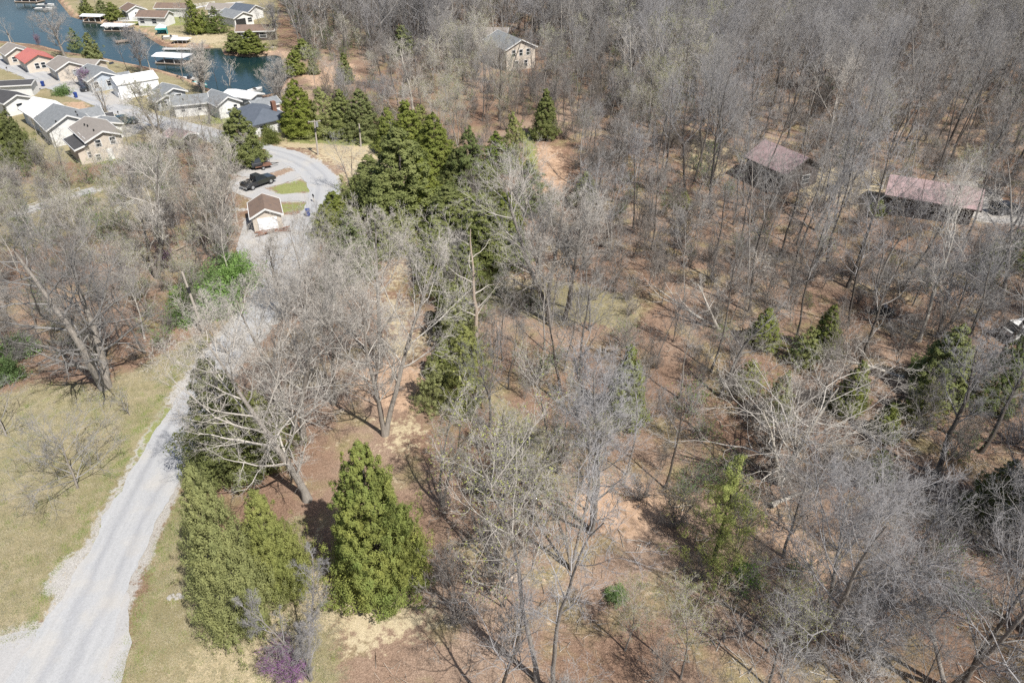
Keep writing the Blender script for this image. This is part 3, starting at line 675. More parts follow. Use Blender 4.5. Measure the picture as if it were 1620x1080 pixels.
gable_house('dark slate-roofed white ranch house with a brick chimney', PH(407, 167, 4.4), AX_A, 9.9, 7.2, wall='white', roof='roof_slate', hw=2.7, rise=1.7, hip=.8, ov=.6, chimney=(2.4, 2.2, .8), windows=[('+x', -1.8, 1.0, 1.4, 1.0), ('-y', -3, 1, 1.2, 1.1), ('+x', 2.2, 1.0, 1.1, 1.0)])
gable_house('grey-roofed rear wing beside the brick chimney of the slate-roofed house', PH(415, 154, 3.7), AX_B, 5, 4, wall='white', roof='roof_grey', hw=2.6, rise=.9)
# near side of the street
gable_house('brown-roofed house with a cream gable wall and two dark windows above a red flower bed', PH(148, 196, 5.2), D2(-49), 9.8, 5.6, wall='cream', roof='roof_tan', hw=4.0, rise=1.25, windows=[('+x', -1.2, 2.7, .85, 1.1), ('+x', 1.2, 2.7, .85, 1.1), ('-y', 3.2, 2.9, 1.4, 1.2), ('-y', .3, 2.9, 1.4, 1.2), ('+x', -1.9, .5, .7, .9)], vents=[(-1.5, -1.2), (-.2, -1.0), (3.2, -.9)], doors=[('+x', .2, .95, 2.0, 'white')])
gable_house('dark lower porch roof on the near side of the brown-roofed house', PH(130, 224, 2.9), D2(-49), 6.6, 3.6, wall='cream', roof='roof_dark', hw=2.9, rise=.5, windows=[('+x', 0, 1.0, .7, .9)])
gable_house('large grey-roofed house joined behind the brown-roofed one', PH(98, 182, 4.2), D2(-49), 8.8, 7.4, wall='white', roof='roof_grey', hw=3.3, rise=2.0, vents=[(3, 2), (4.5, -2), (0, 2.4)], windows=[('-y', -3, 1.2, 1.4, 1.1), ('-x', 2, 1.2, 1.4, 1.1)])
gable_house('grey-roofed side wing with white fascia facing the street', PH(130, 172, 3.9), D2(38), 5.4, 4.5, wall='white', roof='roof_grey', hw=2.8, rise=1.1)
gable_house('small grey-roofed white garage beside the parked dark car', PH(166, 188, 3.3), D2(-49), 4.14, 3.78, wall='white', roof='roof_grey', hw=2.6, rise=.7, doors=[('+x', 0, 2.6, 2.1, 'white')], cat='garage', name='garage')
gable_house('black-roofed lean-to between the grey wing and the street', PH(157, 180, 2.8), D2(30), 4, 3.2, wall='white', roof='roof_dark', hw=2.3, rise=.4, cat='shed', name='lean_to')
gable_house('house with a shiny white metal roof and open porch gable', PH(67, 160, 4.6), D2(-44), 9.45, 6.12, wall='bluewall', roof='white_metal', hw=2.9, rise=1.5, windows=[('+x', 1.5, .9, 1.2, 1.2), ('+x', -1.5, .9, 1.2, 1.2), ('-y', 1, .9, 1.4, 1.1)])
gable_house('dark grey flat carport with a white wall at the left edge', PH(22, 127, 3.1), D2(12), 7.2, 3.96, wall='white', roof='roof_dark', hw=2.6, rise=.35, cat='carport', name='carport')
gable_house('white house with a dark roof at the left edge below the carport', PH(12, 145, 4.0), D2(-35), 6.3, 5.04, wall='white', roof='roof_dark', hw=2.8, rise=1.1, windows=[('+x', 0, 1, 1.1, 1.1), ('-y', 2.2, 1, .9, 1.1)])
gable_house('dark red roofed shed showing between bare trees below the street', PH(283, 206, 2.9), D2(-30), 4.5, 3.6, wall='brick', roof='roof_pink', hw=2.1, rise=.8, cat='shed', name='shed')
# peninsula and far shore
gable_house('brown-roofed house above the white fence on the far shore', PH(243, 16, 4.2), D2(-8), 9, 5.5, wall='white', roof='roof_brown', rise=1.4, windows=[('-y', -3, .9, 1.4, 1.2), ('-y', 1, .9, 1.4, 1.2)])
gable_house('white house half hidden by trees at the top left', PH(208, 6, 4.2), D2(-50), 7, 5.5, wall='white', roof='roof_brown', rise=1.4, windows=[('+x', 0, .9, 1.4, 1.2)])
gable_house('long white building at the top edge left of the cedar', PH(275, 4, 4.0), D2(-4), 11, 5, wall='white', roof='roof_brown', rise=1.2)
gable_house('grey-roofed house with an open dark porch on the peninsula', PH(370, 14, 4.4), D2(-40), 9, 6.5, wall='white', roof='roof_grey', rise=1.4, windows=[('+x', 2, .9, 1.4, 1.2)], doors=[('+x', -1.2, 3.4, 2.2, 'carblack')])  # wide black door panel is the open porch's shade, painted as colour
gable_house('grey and white house at the top edge behind the peninsula', PH(388, 4, 4.6), D2(-30), 8, 6, wall='white', roof='roof_slate', rise=1.5, windows=[('-y', 2, .9, 1.6, 1.2)])
gable_house('long brown-roofed house beside the peninsula lawn', PH(404, 38, 4.0), D2(8), 10, 5.5, wall='brick', roof='roof_brown', rise=1.2, windows=[('-y', -3, .9, 1.8, 1.2), ('-y', 2, .9, 1.8, 1.2)])
gable_house('pale house at the top edge above the brown-roofed peninsula house', PH(350, 3, 4.4), D2(-10), 8, 5, wall='white', roof='roof_tan', rise=1.3)
gable_house('cream two-storey house with a tall white gable deep in the wood', PH(806, 56, 7.0), D2(-62), 12, 8, wall='cream', roof='roof_grey', hw=5.2, rise=2.0, windows=[('+x', -2, 3.4, .9, 1.4), ('+x', 0, 3.4, .9, 1.4), ('+x', 2, 3.4, .9, 1.4), ('+x', -1.2, .8, .9, 1.4), ('+x', 1.4, .8, .9, 1.4), ('-y', 0, 3.2, 1.2, 1.3)])
gable_house('long grey-roofed lower wing left of the cream two-storey house', PH(752, 42, 4.2), D2(-6), 18, 7, wall='greywall', roof='roof_tan', hw=2.9, rise=1.2)
# houses in the right-hand wood
gable_house('dark brick house with a faded red hip roof deep in the wood', PH(1243, 238, 5.2), D2(-62), 8.6, 7.4, wall='brick', roof='roof_pink', hw=3.4, rise=2.2, trim='brick', windows=[('-y', 0, 1, 1.4, 1.3), ('-y', 3, 1, 1.0, 1.3), ('+x', 1, 1, 1.4, 1.3)])
gable_house('long brick house with a faded red roof beside the pale driveway', PH(1482, 287, 4.6), D2(-27), 11, 6.6, wall='brick', roof='roof_pink', hw=2.9, rise=1.7, ov=.7, trim='brick', windows=[('-y', -3.5, .9, 1.6, 1.2), ('-y', 0, .9, 1.6, 1.2), ('-y', 3.5, .9, 1.6, 1.2)])
# the garage by the road
def roadside_garage():
    gx = G(425, 352); L, W = 5.6, 4.3
    c = PH(417, 320, 3.4); az = D2(-70)
    g = gable_house('small garage with a rust-streaked brown roof and white roll-up door', c, az, 5.2, 4.0, wall='cream', roof='roof_brown', hw=2.5, rise=1.1, ov=.3, name='garage', cat='garage', doors=[('+x', 0, 2.7, 2.1, 'white_metal')])
    MB().box(-1.2, -.7, -2.15, -2.04, 1.6, 2.1).build('meter_box', M['white'], g)
    return c
GAR = roadside_garage()

# ------------------------------------------------------------------ vehicles
def wheel(parent, x, y, r, w=.24):
    t = MB().tube((x, y - w/2, r), (x, y + w/2, r), r, r, 18).build('wheel', M['black'], parent)
    MB().tube((x, y - w/2 - .012, r), (x, y + w/2 + .012, r), r * .55, r * .55, 12).build('rim', M['metal'], t)
def car(label, loc, az, paint, kind='suv', L=4.7, W=1.85, H=1.7, cat='car', name='parked_car'):
    c = empty(name, loc, az, label, cat); s = L / 4.7; k = H / 1.7; y = W / 2
    if kind == 'pickup':
        body = [(-2.35,.50),(-2.35,1.05),(-.75,1.08),(-.62,1.08),(1.05,1.12),(2.15,1.0),(2.33,.85),(2.35,.45),(1.95,.40),(-2.0,.40)]
        cab = [(-.72,1.06),(-.62,1.66),(.28,1.70),(1.0,1.10)]
    elif kind == 'suv':
        body = [(-2.32,.45),(-2.35,1.0),(-2.2,1.08),(1.05,1.08),(2.1,.95),(2.33,.75),(2.3,.40),(1.9,.32),(-2.0,.32)]
        cab = [(-2.2,1.06),(-1.9,1.62),(.25,1.68),(1.1,1.06)]
    else:
        body = [(-2.32,.42),(-2.3,.9),(-2.1,.98),(1.05,.96),(2.1,.82),(2.33,.62),(2.3,.36),(1.9,.28),(-2.0,.28)]
        cab = [(-1.9,.95),(-1.1,1.40),(.2,1.42),(1.05,.94)]
    if kind == 'pickup':
        m = MB(); m.prism([(-.68,.42),(-.68,1.09),(1.05,1.12),(2.15,1.0),(2.33,.85),(2.35,.45),(1.95,.40)][::-1], -y, y)
        m.prism([(-2.35,.5),(-2.35,.62),(-.68,.62),(-.68,.42)][::-1], -y, y)
        for sg in (-1, 1): m.box(-2.35, -.70, sg*y if sg < 0 else y-.10, sg*y+.10 if sg < 0 else y, .622, 1.09)
        m.v = [(x*s, yy, z*k) for x, yy, z in m.v]; m.build('body', M[paint], c, bevel=.05)
        t = MB(); t.box(-2.37*s, -2.27*s, -y+.11, y-.11, .63*k, 1.07*k); t.build('tailgate', M[paint], c, bevel=.02)
        b = MB(); b.box(-2.25*s, -.71*s, -y+.12, y-.12, .625*k, .66*k); b.build('bed_liner', M['black'], c)
    else:
        m = MB(); m.prism([(x*s, z*k) for x, z in body][::-1], -y, y); m.build('body', M[paint], c, bevel=.09)
    yb, yt = y - .06, y * .78; n = 4
    v = [(x*s, -(yb if i in (0, 3) else yt), z*k) for i, (x, z) in enumerate(cab)] + [(x*s, (yb if i in (0, 3) else yt), z*k) for i, (x, z) in enumerate(cab)]
    MB().add(v, [(0,3,2,1)[::-1], (4,5,6,7)[::-1], (0,4,5,1)[::-1], (1,5,6,2)[::-1], (2,6,7,3)[::-1], (3,7,4,0)[::-1]]).build('window_band', M['glass'], c, bevel=.04)
    xr0, xr1 = cab[1][0]*s - .02, cab[2][0]*s + .02; zr = max(cab[1][1], cab[2][1])*k
    MB().box(xr0, xr1, -yt-.02, yt+.02, zr-.03, zr+.04).build('roof_panel', M[paint], c, bevel=.03)
    for x in (-1.45*s, 1.45*s):
        for yy in (-y+.10, y-.10): wheel(c, x, yy, .40*k if kind != 'sedan' else .33)
    for yy in (-y*.72, y*.72): MB().box(2.26*s, 2.36*s, yy-.18, yy+.18, .66*k, .82*k).build('headlight', M['lamp'], c)
    MB().box(2.28*s, 2.42*s, -y*.95, y*.95, .40*k, .56*k).build('bumper', M['metal'] if kind == 'pickup' else M['black'], c, bevel=.03)
    MB().box(-2.46*s, -2.33*s, -y*.95, y*.95, .42*k, .56*k).build('bumper', M['metal'] if kind == 'pickup' else M['black'], c, bevel=.03)
    for yy in (-y-.10, y+.02): MB().box(.85*s, .95*s, yy-.02, yy+.12, 1.05*k, 1.22*k).build('mirror', M[paint], c)
    return c
def on_road(px, py, lift=.06): g = G(px, py); return Vector((g.x, g.y, g.z + lift))
car('black crew-cab pickup truck parked on the gravel loop', on_road(410, 294), D2(52), 'carblack', 'pickup', 5.7, 1.95, 1.95, 'pickup truck', 'pickup_truck')
car('dark teal car parked beside the small white garage', on_road(199, 197), D2(35), 'carnavy', 'suv', 4.8, 1.9, 1.75)
car('black off-road car in the shade of the roadside cedar', on_road(404, 263), D2(120), 'carblack', 'suv', 4.2, 1.85, 1.85)
car('dark red car parked behind the roadside cedar', on_road(411, 249), D2(100), 'carred', 'sedan', 4.6, 1.8, 1.5)
car('dark grey car under the carport at the left edge', on_road(40, 138), D2(30), 'carblack', 'sedan', 4.6, 1.8, 1.45)
car('dark car parked by the long red-roofed house on the pale drive', on_road(1590, 338), D2(10), 'carblack', 'suv', 4.7, 1.9, 1.75)
car('dark car on the drive right of the white metal shed', on_road(146, 143), D2(40), 'carblack', 'sedan', 4.6, 1.8, 1.45)
car('white van standing in the wood at the right edge', on_road(1618, 534, .02), D2(15), 'white', 'suv', 5.2, 2.0, 2.2, 'van', 'parked_van')
car('black quad bike left among the leaves in the right wood', on_road(1398, 497, .02), D2(-20), 'carblack', 'pickup', 2.2, 1.1, 1.1, 'quad bike', 'quad_bike')

def trailer(label, loc, az):
    t = empty('flat_trailer', loc, az, label, 'trailer'); MB().box(-1.6, 1.3, -.8, .8, .5, .58).build('deck', M['rust'], t)
    MB().tube((1.3, -.5, .5), (2.6, 0, .45), .05).tube((1.3, .5, .5), (2.6, 0, .45), .05).build('drawbar', M['black'], t)
    for y in (-.95, .95): wheel(t, -.3, y, .32, .2)
    for y in (-.8, .8): MB().tube((-1.6, y, .95), (1.3, y, .95), .03).tube((-1.6, y, .5), (-1.6, y, .95), .03).tube((1.3, y, .5), (1.3, y, .95), .03).build('side_rail', M['black'], t)
trailer('empty flat utility trailer beside the roadside cedar', on_road(418, 266), D2(30))

# ------------------------------------------------------------------ street furniture
def bin_(label, loc, az, group=None):
    b = empty('wheelie_bin', loc, az, label, 'bin', group)
    MB().add([(-.26,-.3,.08),(.26,-.3,.08),(.26,.24,.08),(-.26,.24,.08),(-.31,-.38,1.0),(.31,-.38,1.0),(.31,.34,1.0),(-.31,.34,1.0)],
             [(3,2,1,0),(4,5,6,7),(0,1,5,4),(1,2,6,5),(2,3,7,6),(3,0,4,7)]).build('body', M['blue'], b, bevel=.03)
    MB().box(-.34,.34,-.42,.38,1.003,1.09).build('lid', M['blue'], b, bevel=.03)
    MB().tube((-.3,.3,.12),(.3,.3,.12),.12).build('wheel', M['black'], b); MB().tube((-.28,.42,1.0),(.28,.42,1.0),.025).build('handle', M['blue'], b)
bin_('blue wheelie bin on the gravel by the road, near the brown-roofed garage', on_road(488, 342), .3)
bin_('blue bin by the street nearest the white metal roof', on_road(121, 155), .8)
bin_('blue bin at the street edge beside the carport', on_road(69, 137), .2)
def mailbox(label, loc, az=0):
    m = empty('mailbox', loc, az, label, 'mailbox'); MB().box(-.05,.05,-.05,.05,-.2,1.05).build('post', M['pole'], m)
    MB().prism([(-.12,1.05),(.12,1.05),(.12,1.2),(.07,1.28),(-.07,1.28),(-.12,1.2)][::-1], -.28,.28).build('box', M['black'], m)
mailbox('black mailbox on a post at the grass edge by the road bend', on_road(497, 320, 0), .4)
mailbox('mailbox at the street by the small white garage', on_road(189, 186, 0), .4)
mailbox('mailbox at the street edge above the blue bin', on_road(112, 152, 0), .4)
mailbox('mailbox on the grass strip by the left end of the street', on_road(13, 115, 0), .4)
def util_pole(label, base, top, arm=True, transf=False, az=.3):
    b, h, lx = fit(base, top); p = empty('utility_pole', b, az, label, 'utility pole')
    lxr = Vector((lx, 0, 0)); lxr.rotate(Matrix.Rotation(-az, 3, 'Z'))
    tp = Vector((lxr.x, lxr.y, h)); MB().tube((0,0,-.4), tp, .17, .11, 10).build('pole', M['pole'], p)
    def at(f): return tp * f
    if arm:
        c = at(.965); MB().box(c.x-1.1, c.x+1.1, c.y-.17, c.y-.06, c.z-.06, c.z+.06).build('crossarm', M['pole'], p)
        for x in (-1, -.35, .9): MB().tube((c.x+x, c.y-.11, c.z+.062), (c.x+x, c.y-.11, c.z+.22), .05, .04).build('insulator', M['metal'], p)
    if transf: c = at(.88); MB().tube((c.x+.38, c.y, c.z-.45), (c.x+.38, c.y, c.z+.45), .25, .25, 12).build('transformer', M['metal'], p)
    c = at(.72); MB().tube((c.x, c.y, c.z-.35), (c.x, c.y, c.z+.35), .19, .18, 10).build('band', M['black'], p)
    return b, h, tp
P1 = util_pole('tall utility pole with crossarm on the straw-coloured lawn at the bend', (503, 245), (497, 190), True, True)
P2 = util_pole('second utility pole at the right end of the straw-coloured lawn', (571, 232), (568, 196), False)
P3 = util_pole('weathered utility pole in front of the bright green shrubs left of the road', (323, 527), (288, 430), False)
P4 = util_pole('thin utility pole standing by the lake behind the far left cottages', (17, 68), (10, 48), False)
def wires(label, a, b, n=2):
    w = MB()
    for k in range(n):
        A = a[0] + Vector((0, 0, a[1]*.96 - k*.9)); B = b[0] + Vector((0, 0, b[1]*.96 - k*.9)); pr = A
        for i in range(1, 13):
            t = i/12; q = A.lerp(B, t) - Vector((0, 0, 2.2*4*t*(1-t)*.5)); w.tube(pr, q, .012, n=4); pr = q
    tag(w.build('power_line', M['black']), label, 'power line')
wires('sagging power line between the two poles on the straw lawn', P1, P2)

def fence_line(label, pts_px, h=1.0, m='white', step=2.4, rails=3):
    pts = [G(x, y) for x, y in pts_px]; f = empty('rail_fence', pts[0], 0, label, 'fence'); o = pts[0]
    pm = None; poly = []
    for a, b in zip(pts[:-1], pts[1:]):
        n = max(1, int((b - a).length / step))
        for i in range(n): poly.append(a.lerp(b, i / n))
    poly.append(pts[-1])
    for p in poly:
        if pm is None: pm = MB().box(-.06,.06,-.06,.06,-.3,h).build('post', M[m], f, p - o)
        else: c = pm.copy(); COL.objects.link(c); c.parent = f; c.location = p - o
    for k in range(rails):
        r = MB(); z = h * (.3 + .6 * k / max(1, rails - 1))
        for a, b in zip(poly[:-1], poly[1:]):
            d = (b - a).normalized(); nn = Vector((-d.y, d.x, 0)) * .08; A = a - o + nn + Vector((0,0,z)); B = b - o + nn + Vector((0,0,z)); r.tube(A, B, .045, n=4)
        r.build('rail', M[m], f)
fence_line('long white rail fence along the lakeside path', [(190, 40), (230, 30), (270, 20), (305, 12), (340, 7)])
fence_line('low white rail fence in the yard of the dark brick house', [(1300, 285), (1330, 291), (1360, 296), (1395, 300)], .7, rails=2)
fence_line('pale timber rail fence in the thicket above the left lawn', [(40, 335), (70, 325), (100, 315), (128, 305)], .9, 'concrete', rails=2)
fence_line('broken white deck railing showing through the left thicket', [(178, 316), (192, 310), (206, 304)], .8, 'white', 1.5)
fence_line('second white railing lower in the left thicket', [(185, 338), (200, 328), (214, 322)], .8, 'white', 1.5)

def dock(label, px, py, az, L, W, roof='white_metal', hh=2.4, deck='wood', name='boat_dock'):
    p = PH(px, py, hh + WATER_Z) ; p.z = WATER_Z; d = empty(name, p, az, label, 'boat dock')
    MB().box(-L/2, L/2, -W/2, W/2, .12, .35).build('deck', M[deck], d)
    pm = None
    for x in (-L/2+.3, -L/6, L/6, L/2-.3):
        for y in (-W/2+.25, W/2-.25):
            MB().box(x-.07, x+.07, y-.07, y+.07, -1.2, hh).build('post', M['white'], d)
    MB().prism([(-W/2-.3, hh-.05), (0, hh+.45), (W/2+.3, hh-.05), (W/2+.3, hh-.2), (-W/2-.3, hh-.2)], -L/2-.3, L/2+.3)
    r = MB(); r.prism([(-W/2-.3, hh), (0, hh+.4), (W/2+.3, hh), (W/2+.3, hh-.12), (-W/2-.3, hh-.12)][::-1], -L/2-.3, L/2+.3); r.v = [(y, x, z) for x, y, z in r.v]
    r.f = [q[::-1] for q in r.f]; r.build('roof', M[roof], d)
    MB().box(-L/2, L/2, W/2, W/2+.06, .9, 1.0).build('handrail', M['white'], d)
dock('white covered boat dock with open bays at the end of the path', 151, 36, D2(-6), 6.5, 3.2, hh=2.0)
dock('white-roofed boat dock lying low in the cove beside the path', 190, 51, D2(-5), 8, 4, hh=1.7)
dock('small white-roofed dock at the peninsula shore', 288, 67, D2(-4), 4.2, 2.6, hh=1.8)
dock('curved white-roofed boat dock behind the lake street', 276, 101, D2(-12), 8.5, 4.2, hh=2.0)
dock('dark covered dock at the top left edge of the lake', 47, 2, D2(-6), 9, 4.5, 'roof_pink')
def plank_pier(label, a, b, w=1.5, m='wood'):
    A = Vector(plane_pt(*a, WATER_Z + .4)); B = Vector(plane_pt(*b, WATER_Z + .4)); d = B - A; L = d.length
    p = empty('pier', A, math.atan2(d.y, d.x), label, 'pier'); n = int(L / .6)
    MB().box(0, L, -w/2, -w/2+.12, -.2, -.03).box(0, L, w/2-.12, w/2, -.2, -.03).build('beam', M[m], p)
    q = None
    for i in range(n):
        if q is None: q = MB().box(0, .55, -w/2, w/2, -.027, .03).build('plank', M[m], p)
        else: c = q.copy(); COL.objects.link(c); c.parent = p; c.location = (i * .6, 0, 0)
    for x in (.5, L/2, L-.5):
        for y in (-w/2-.08, w/2+.08): MB().tube((x, y, -1.8), (x, y, .35), .09).build('piling', M[m], p)
plank_pier('pale walkway joining the open-bay dock to the path', (165, 43), (190, 40), 1.6, 'concrete')
plank_pier('grey plank walkway running to the shore from the cove dock', (196, 47), (238, 55), 1.2)
plank_pier('pale pier along the shore by the small dock', (258, 77), (305, 77), 1.6, 'concrete')
plank_pier('tan timber pier in the channel behind the white metal shed', (182, 66), (206, 63), 2.2)
plank_pier('tan timber pier behind the slate-roofed house', (298, 139), (322, 141), 2.2)
def boat(label, px, py, az, L=5.5, m='white', z=None, name='motor_boat'):
    p = Vector(plane_pt(px, py, WATER_Z)) if z is None else G(px, py); b = empty(name, p, az, label, 'boat')
    n = 9; top = []; bot = []
    for i in range(n):
        t = i/(n-1); x = (t-.5)*L; w = .95 * (1 - max(0, (t-.55)/.45)**2.2) + .02; top.append((x, w, .62 + .2*t*t)); bot.append((x*.93, w*.6, -.12+.15*max(0,t-.7)))
    V = []; 
    for (a, b_) in zip(top, bot): V += [(a[0], a[1], a[2]), (a[0], -a[1], a[2]), (b_[0], b_[1], b_[2]), (b_[0], -b_[1], b_[2])]
    F = []
    for i in range(n-1):
        k = 4*i; F += [(k, k+4, k+6, k+2), (k+1, k+3, k+7, k+5), (k+2, k+6, k+7, k+3)]
    F += [(0, 2, 3, 1)]; MB().add(V, F).build('hull', M[m], b, (0,0,.12 if z is not None else 0))
    MB().add([(a[0], a[1]*.9, a[2]-.16) for a in top] + [(a[0], -a[1]*.9, a[2]-.16) for a in top[::-1]], [tuple(range(2*n))[::-1]]).build('deck', M['concrete'], b, (0,0,.12 if z is not None else 0))
    MB().add([(L*.08,-.7,.66),(L*.08,.7,.66),(-.1,.6,1.15),(-.1,-.6,1.15),(0,-.7,.62),(0,.7,.62)], [(0,1,2,3),(3,2,5,4)]).build('windscreen', M['glass'], b)
    MB().box(-L/2-.35, -L/2+.02, -.2, .2, .2, 1.0).build('outboard_motor', M['black'], b, bevel=.05)
boat('nearer of the two white pontoon boats on the open lake', 70, 16, D2(4), 6)
boat('farther of the two white pontoon boats on the open lake', 73, 10, D2(4), 6)
boat('small white boat with a blue cover drawn up on the peninsula lawn', 271, 62, D2(10), 4.2, z=0)
boat('boat under the curved dock behind the lake street', 300, 128, D2(-15), 6)
boat('teal and white boat moored behind the bare trees', 318, 137, D2(-40), 6, 'teal')
boat('boat moored by the grey-blue roofed house', 178, 106, D2(-30), 5)
boat('white boat moored below the right cove shore', 433, 77, D2(20), 5)
boat('small white boat moored beside the bare tree at the cove', 404, 146, D2(50), 4)
def tent():
    p = G(257, 54); t = empty('canopy_tent', p, .3, 'small white and teal canopy tent on the peninsula lawn', 'tent')
    MB().add([(-1.5,-1.5,1.9),(1.5,-1.5,1.9),(1.5,1.5,1.9),(-1.5,1.5,1.9),(0,0,2.9)], [(0,1,4),(1,2,4),(2,3,4),(3,0,4),(3,2,1,0)]).build('canopy', M['white'], t)
    MB().box(-1.48,1.48,1.44,1.5,0,1.87).box(1.44,1.5,-1.48,1.43,0,1.87).build('side_wall', M['teal'], t)
    MB().box(-1.5,1.5,-1.52,-1.49,1.45,1.9).build('valance', M['teal'], t)
    for x in (-1.46, 1.46): MB().tube((x,-1.46,0),(x,-1.46,1.9),.03).build('leg', M['metal'], t)
tent()

# timber heap, steps, edging, stones
def log_pile(label, p, az, n, L, m='wood', r=.14, name='log_pile', cat='log pile'):
    o = empty(name, p, az, label, cat); rs = random.Random(n)
    for i in range(n):
        a = rs.uniform(-.5,.5); y = rs.uniform(-.8,.8); z = r + rs.uniform(0, .5); l = L * rs.uniform(.6, 1) / 2
        MB().tube((-l*math.cos(a), y-l*math.sin(a), z), (l*math.cos(a), y+l*math.sin(a), z*rs.uniform(.5,1.1)), r*rs.uniform(.6,1.2), n=7).build('log', M[m], o)
log_pile('heap of red-brown boards and scrap in front of the garage door', G(432, 366) , D2(15), 10, 5.5, 'rust', .07)
log_pile('weathered logs heaped beside the tall grey trees left of the garage', G(287, 400), D2(60), 9, 4)
log_pile('grey fallen logs under the thicket at the left', G(300, 418), D2(10), 7, 4.5)
log_pile('broken grey log lying in the leaves at the lower centre', G(800, 925), D2(20), 3, 4.5, 'dead')
log_pile('short dead log beside the forest clearing on the far right', G(1470, 585), D2(-10), 4, 4, 'dead')
def stones(label, px, n, spread, s=.3, seed=1):
    g = G(*px); o = empty('stone_row', g, 0, label, 'stones'); rs = random.Random(seed)
    base = MB().add([(-1,-.8,-.5),(1,-.7,-.5),(.9,.8,-.5),(-.8,.9,-.5),(-.7,-.5,.5),(.6,-.6,.45),(.7,.5,.55),(-.5,.6,.4)], [(3,2,1,0),(4,5,6,7),(0,1,5,4),(1,2,6,5),(2,3,7,6),(3,0,4,7)]).build('stone', M['rock'], o, bevel=.2)
    for i in range(n):
        c = base if i == 0 else base.copy()
        if i: COL.objects.link(c); c.parent = o
        c.location = (rs.uniform(-spread, spread), rs.uniform(-.5, .5) * spread * .6, .05); k = s * rs.uniform(.5, 1.3); c.scale = (k, k, k * .6); c.rotation_euler = (0, 0, rs.uniform(0, 6))
stones('pale stones scattered on the gravel below the garage', (462, 388), 16, 1.5, .22, 2)
stones('small pale stones in the grass right of the gravel road', (276, 943), 12, .7, .16, 3)
stones('stones edging the grass strip left of the brown-roofed garage', (380, 332), 10, 1.2, .3, 5)
stones('pale stones at the cove shore by the moored boat', (425, 88), 10, 2.5, .35, 6)

# ------------------------------------------------------------------ tree kinds
V = {}
fkw = [dict(H=18, r=.20, base=.42, n1=12, ang1=40), dict(H=18, r=.24, base=.33, n1=12, ang1=50, fork=1, jit=.24), dict(H=18, r=.17, base=.55, n1=11, ang1=36),
       dict(H=18, r=.22, base=.38, n1=11, ang1=44, fork=2), dict(H=18, r=.26, base=.30, n1=14, ang1=52, ratio1=.34), dict(H=18, r=.18, base=.48, n1=12, ang1=42, lean=(.12,.05))]
for i, k in enumerate(fkw):
    V['forest%d' % i] = tree_meshes('forest_tree', bare_tree(100 + i, n2=6, n3=5, n4=4, n5=2, twr=.0062, **{**dict(ratio1=.29), **k}), 'bark' if i % 2 else 'bark_dark', 'twig' if i % 3 else 'twig_grey')
V['slim'] = tree_meshes('slim_tree', bare_tree(120, H=15, r=.11, base=.4, n1=10, n2=5, n3=5, n4=4, n5=2, ang1=42, ratio1=.26, twr=.008), 'bark', 'twig')
V['slim2'] = tree_meshes('slim_tree', bare_tree(121, H=13, r=.09, base=.3, n1=10, n2=5, n3=5, n4=4, n5=2, ang1=45, ratio1=.28, twr=.008, lean=(-.1, .05)), 'bark', 'twig_pale')
V['bud'] = tree_meshes('budding_tree', bare_tree(130, H=14, r=.13, base=.25, n1=13, n2=6, n3=5, n4=4, n5=2, ang1=36, ratio1=.36, twr=.008, flecks=4200, fl=.11), 'bark', 'twig_pale', 'bud')
V['bud2'] = tree_meshes('budding_tree', bare_tree(131, H=16, r=.16, base=.3, n1=12, n2=7, n3=5, n4=4, n5=2, ang1=40, ratio1=.36, fork=2, twr=.008, flecks=3200, fl=.11), 'bark', 'twig_pale', 'bud')
V['oak'] = tree_meshes('spreading_tree', bare_tree(140, H=14, r=.36, base=.22, n1=15, n2=8, n3=7, n4=5, n5=3, ang1=58, ratio1=.62, up=.06, twr=.009), 'bark', 'twig_pale')
V['oak2'] = tree_meshes('spreading_tree', bare_tree(141, H=15, r=.34, base=.25, n1=14, n2=8, n3=7, n4=5, n5=3, ang1=50, ratio1=.56, fork=2, twr=.009), 'bark', 'twig_grey')
V['pale'] = tree_meshes('pale_tree', bare_tree(150, H=16, r=.24, base=.3, n1=11, n2=6, n3=6, n4=4, n5=2, ang1=48, ratio1=.45, jit=.22, twr=.009), 'bark_pale', 'twig_pale')
V['small'] = tree_meshes('small_tree', bare_tree(160, H=5, r=.09, base=.15, n1=13, n2=6, n3=6, n4=4, n5=2, ang1=55, ratio1=.6, twr=.006), 'bark', 'twig_grey')
V['redbud'] = tree_meshes('redbud', bare_tree(161, H=6, r=.09, base=.15, n1=14, n2=6, n3=6, n4=4, n5=0, ang1=45, ratio1=.5, fork=3, twr=.008, flecks=9000, fl=.09), 'bark_dark', 'brush', 'redbud')
V['brush'] = tree_meshes('brush', bare_tree(170, H=3.6, r=.035, base=.05, n1=7, n2=4, n3=5, n4=4, n5=0, ang1=38, ratio1=.5, fork=5, spread=1.5, twr=.007), 'bark_dark', 'brush')
V['brush2'] = tree_meshes('brush', bare_tree(171, H=6.0, r=.045, base=.15, n1=8, n2=4, n3=5, n4=4, n5=0, ang1=36, ratio1=.35, fork=3, spread=1.2, twr=.007), 'bark', 'brush')
V['brushg'] = tree_meshes('green_brush', bare_tree(172, H=2.2, r=.02, base=.05, n1=6, n2=4, n3=4, n4=0, ang1=45, ratio1=.6, fork=5, spread=2.0, flecks=1100, fl=.10), 'bark_dark', 'brush', 'shrub')
V['cedarA'] = con_meshes('cedar', conifer(201, 12, 3.0, 620, 72, .19, wd=.5, cl=.42), 'cedar')
V['cedarB'] = con_meshes('cedar', conifer(202, 12, 3.0, 620, 72, .19, wd=.5, cl=.44, pw=.62, lumps=.42), 'cedar')
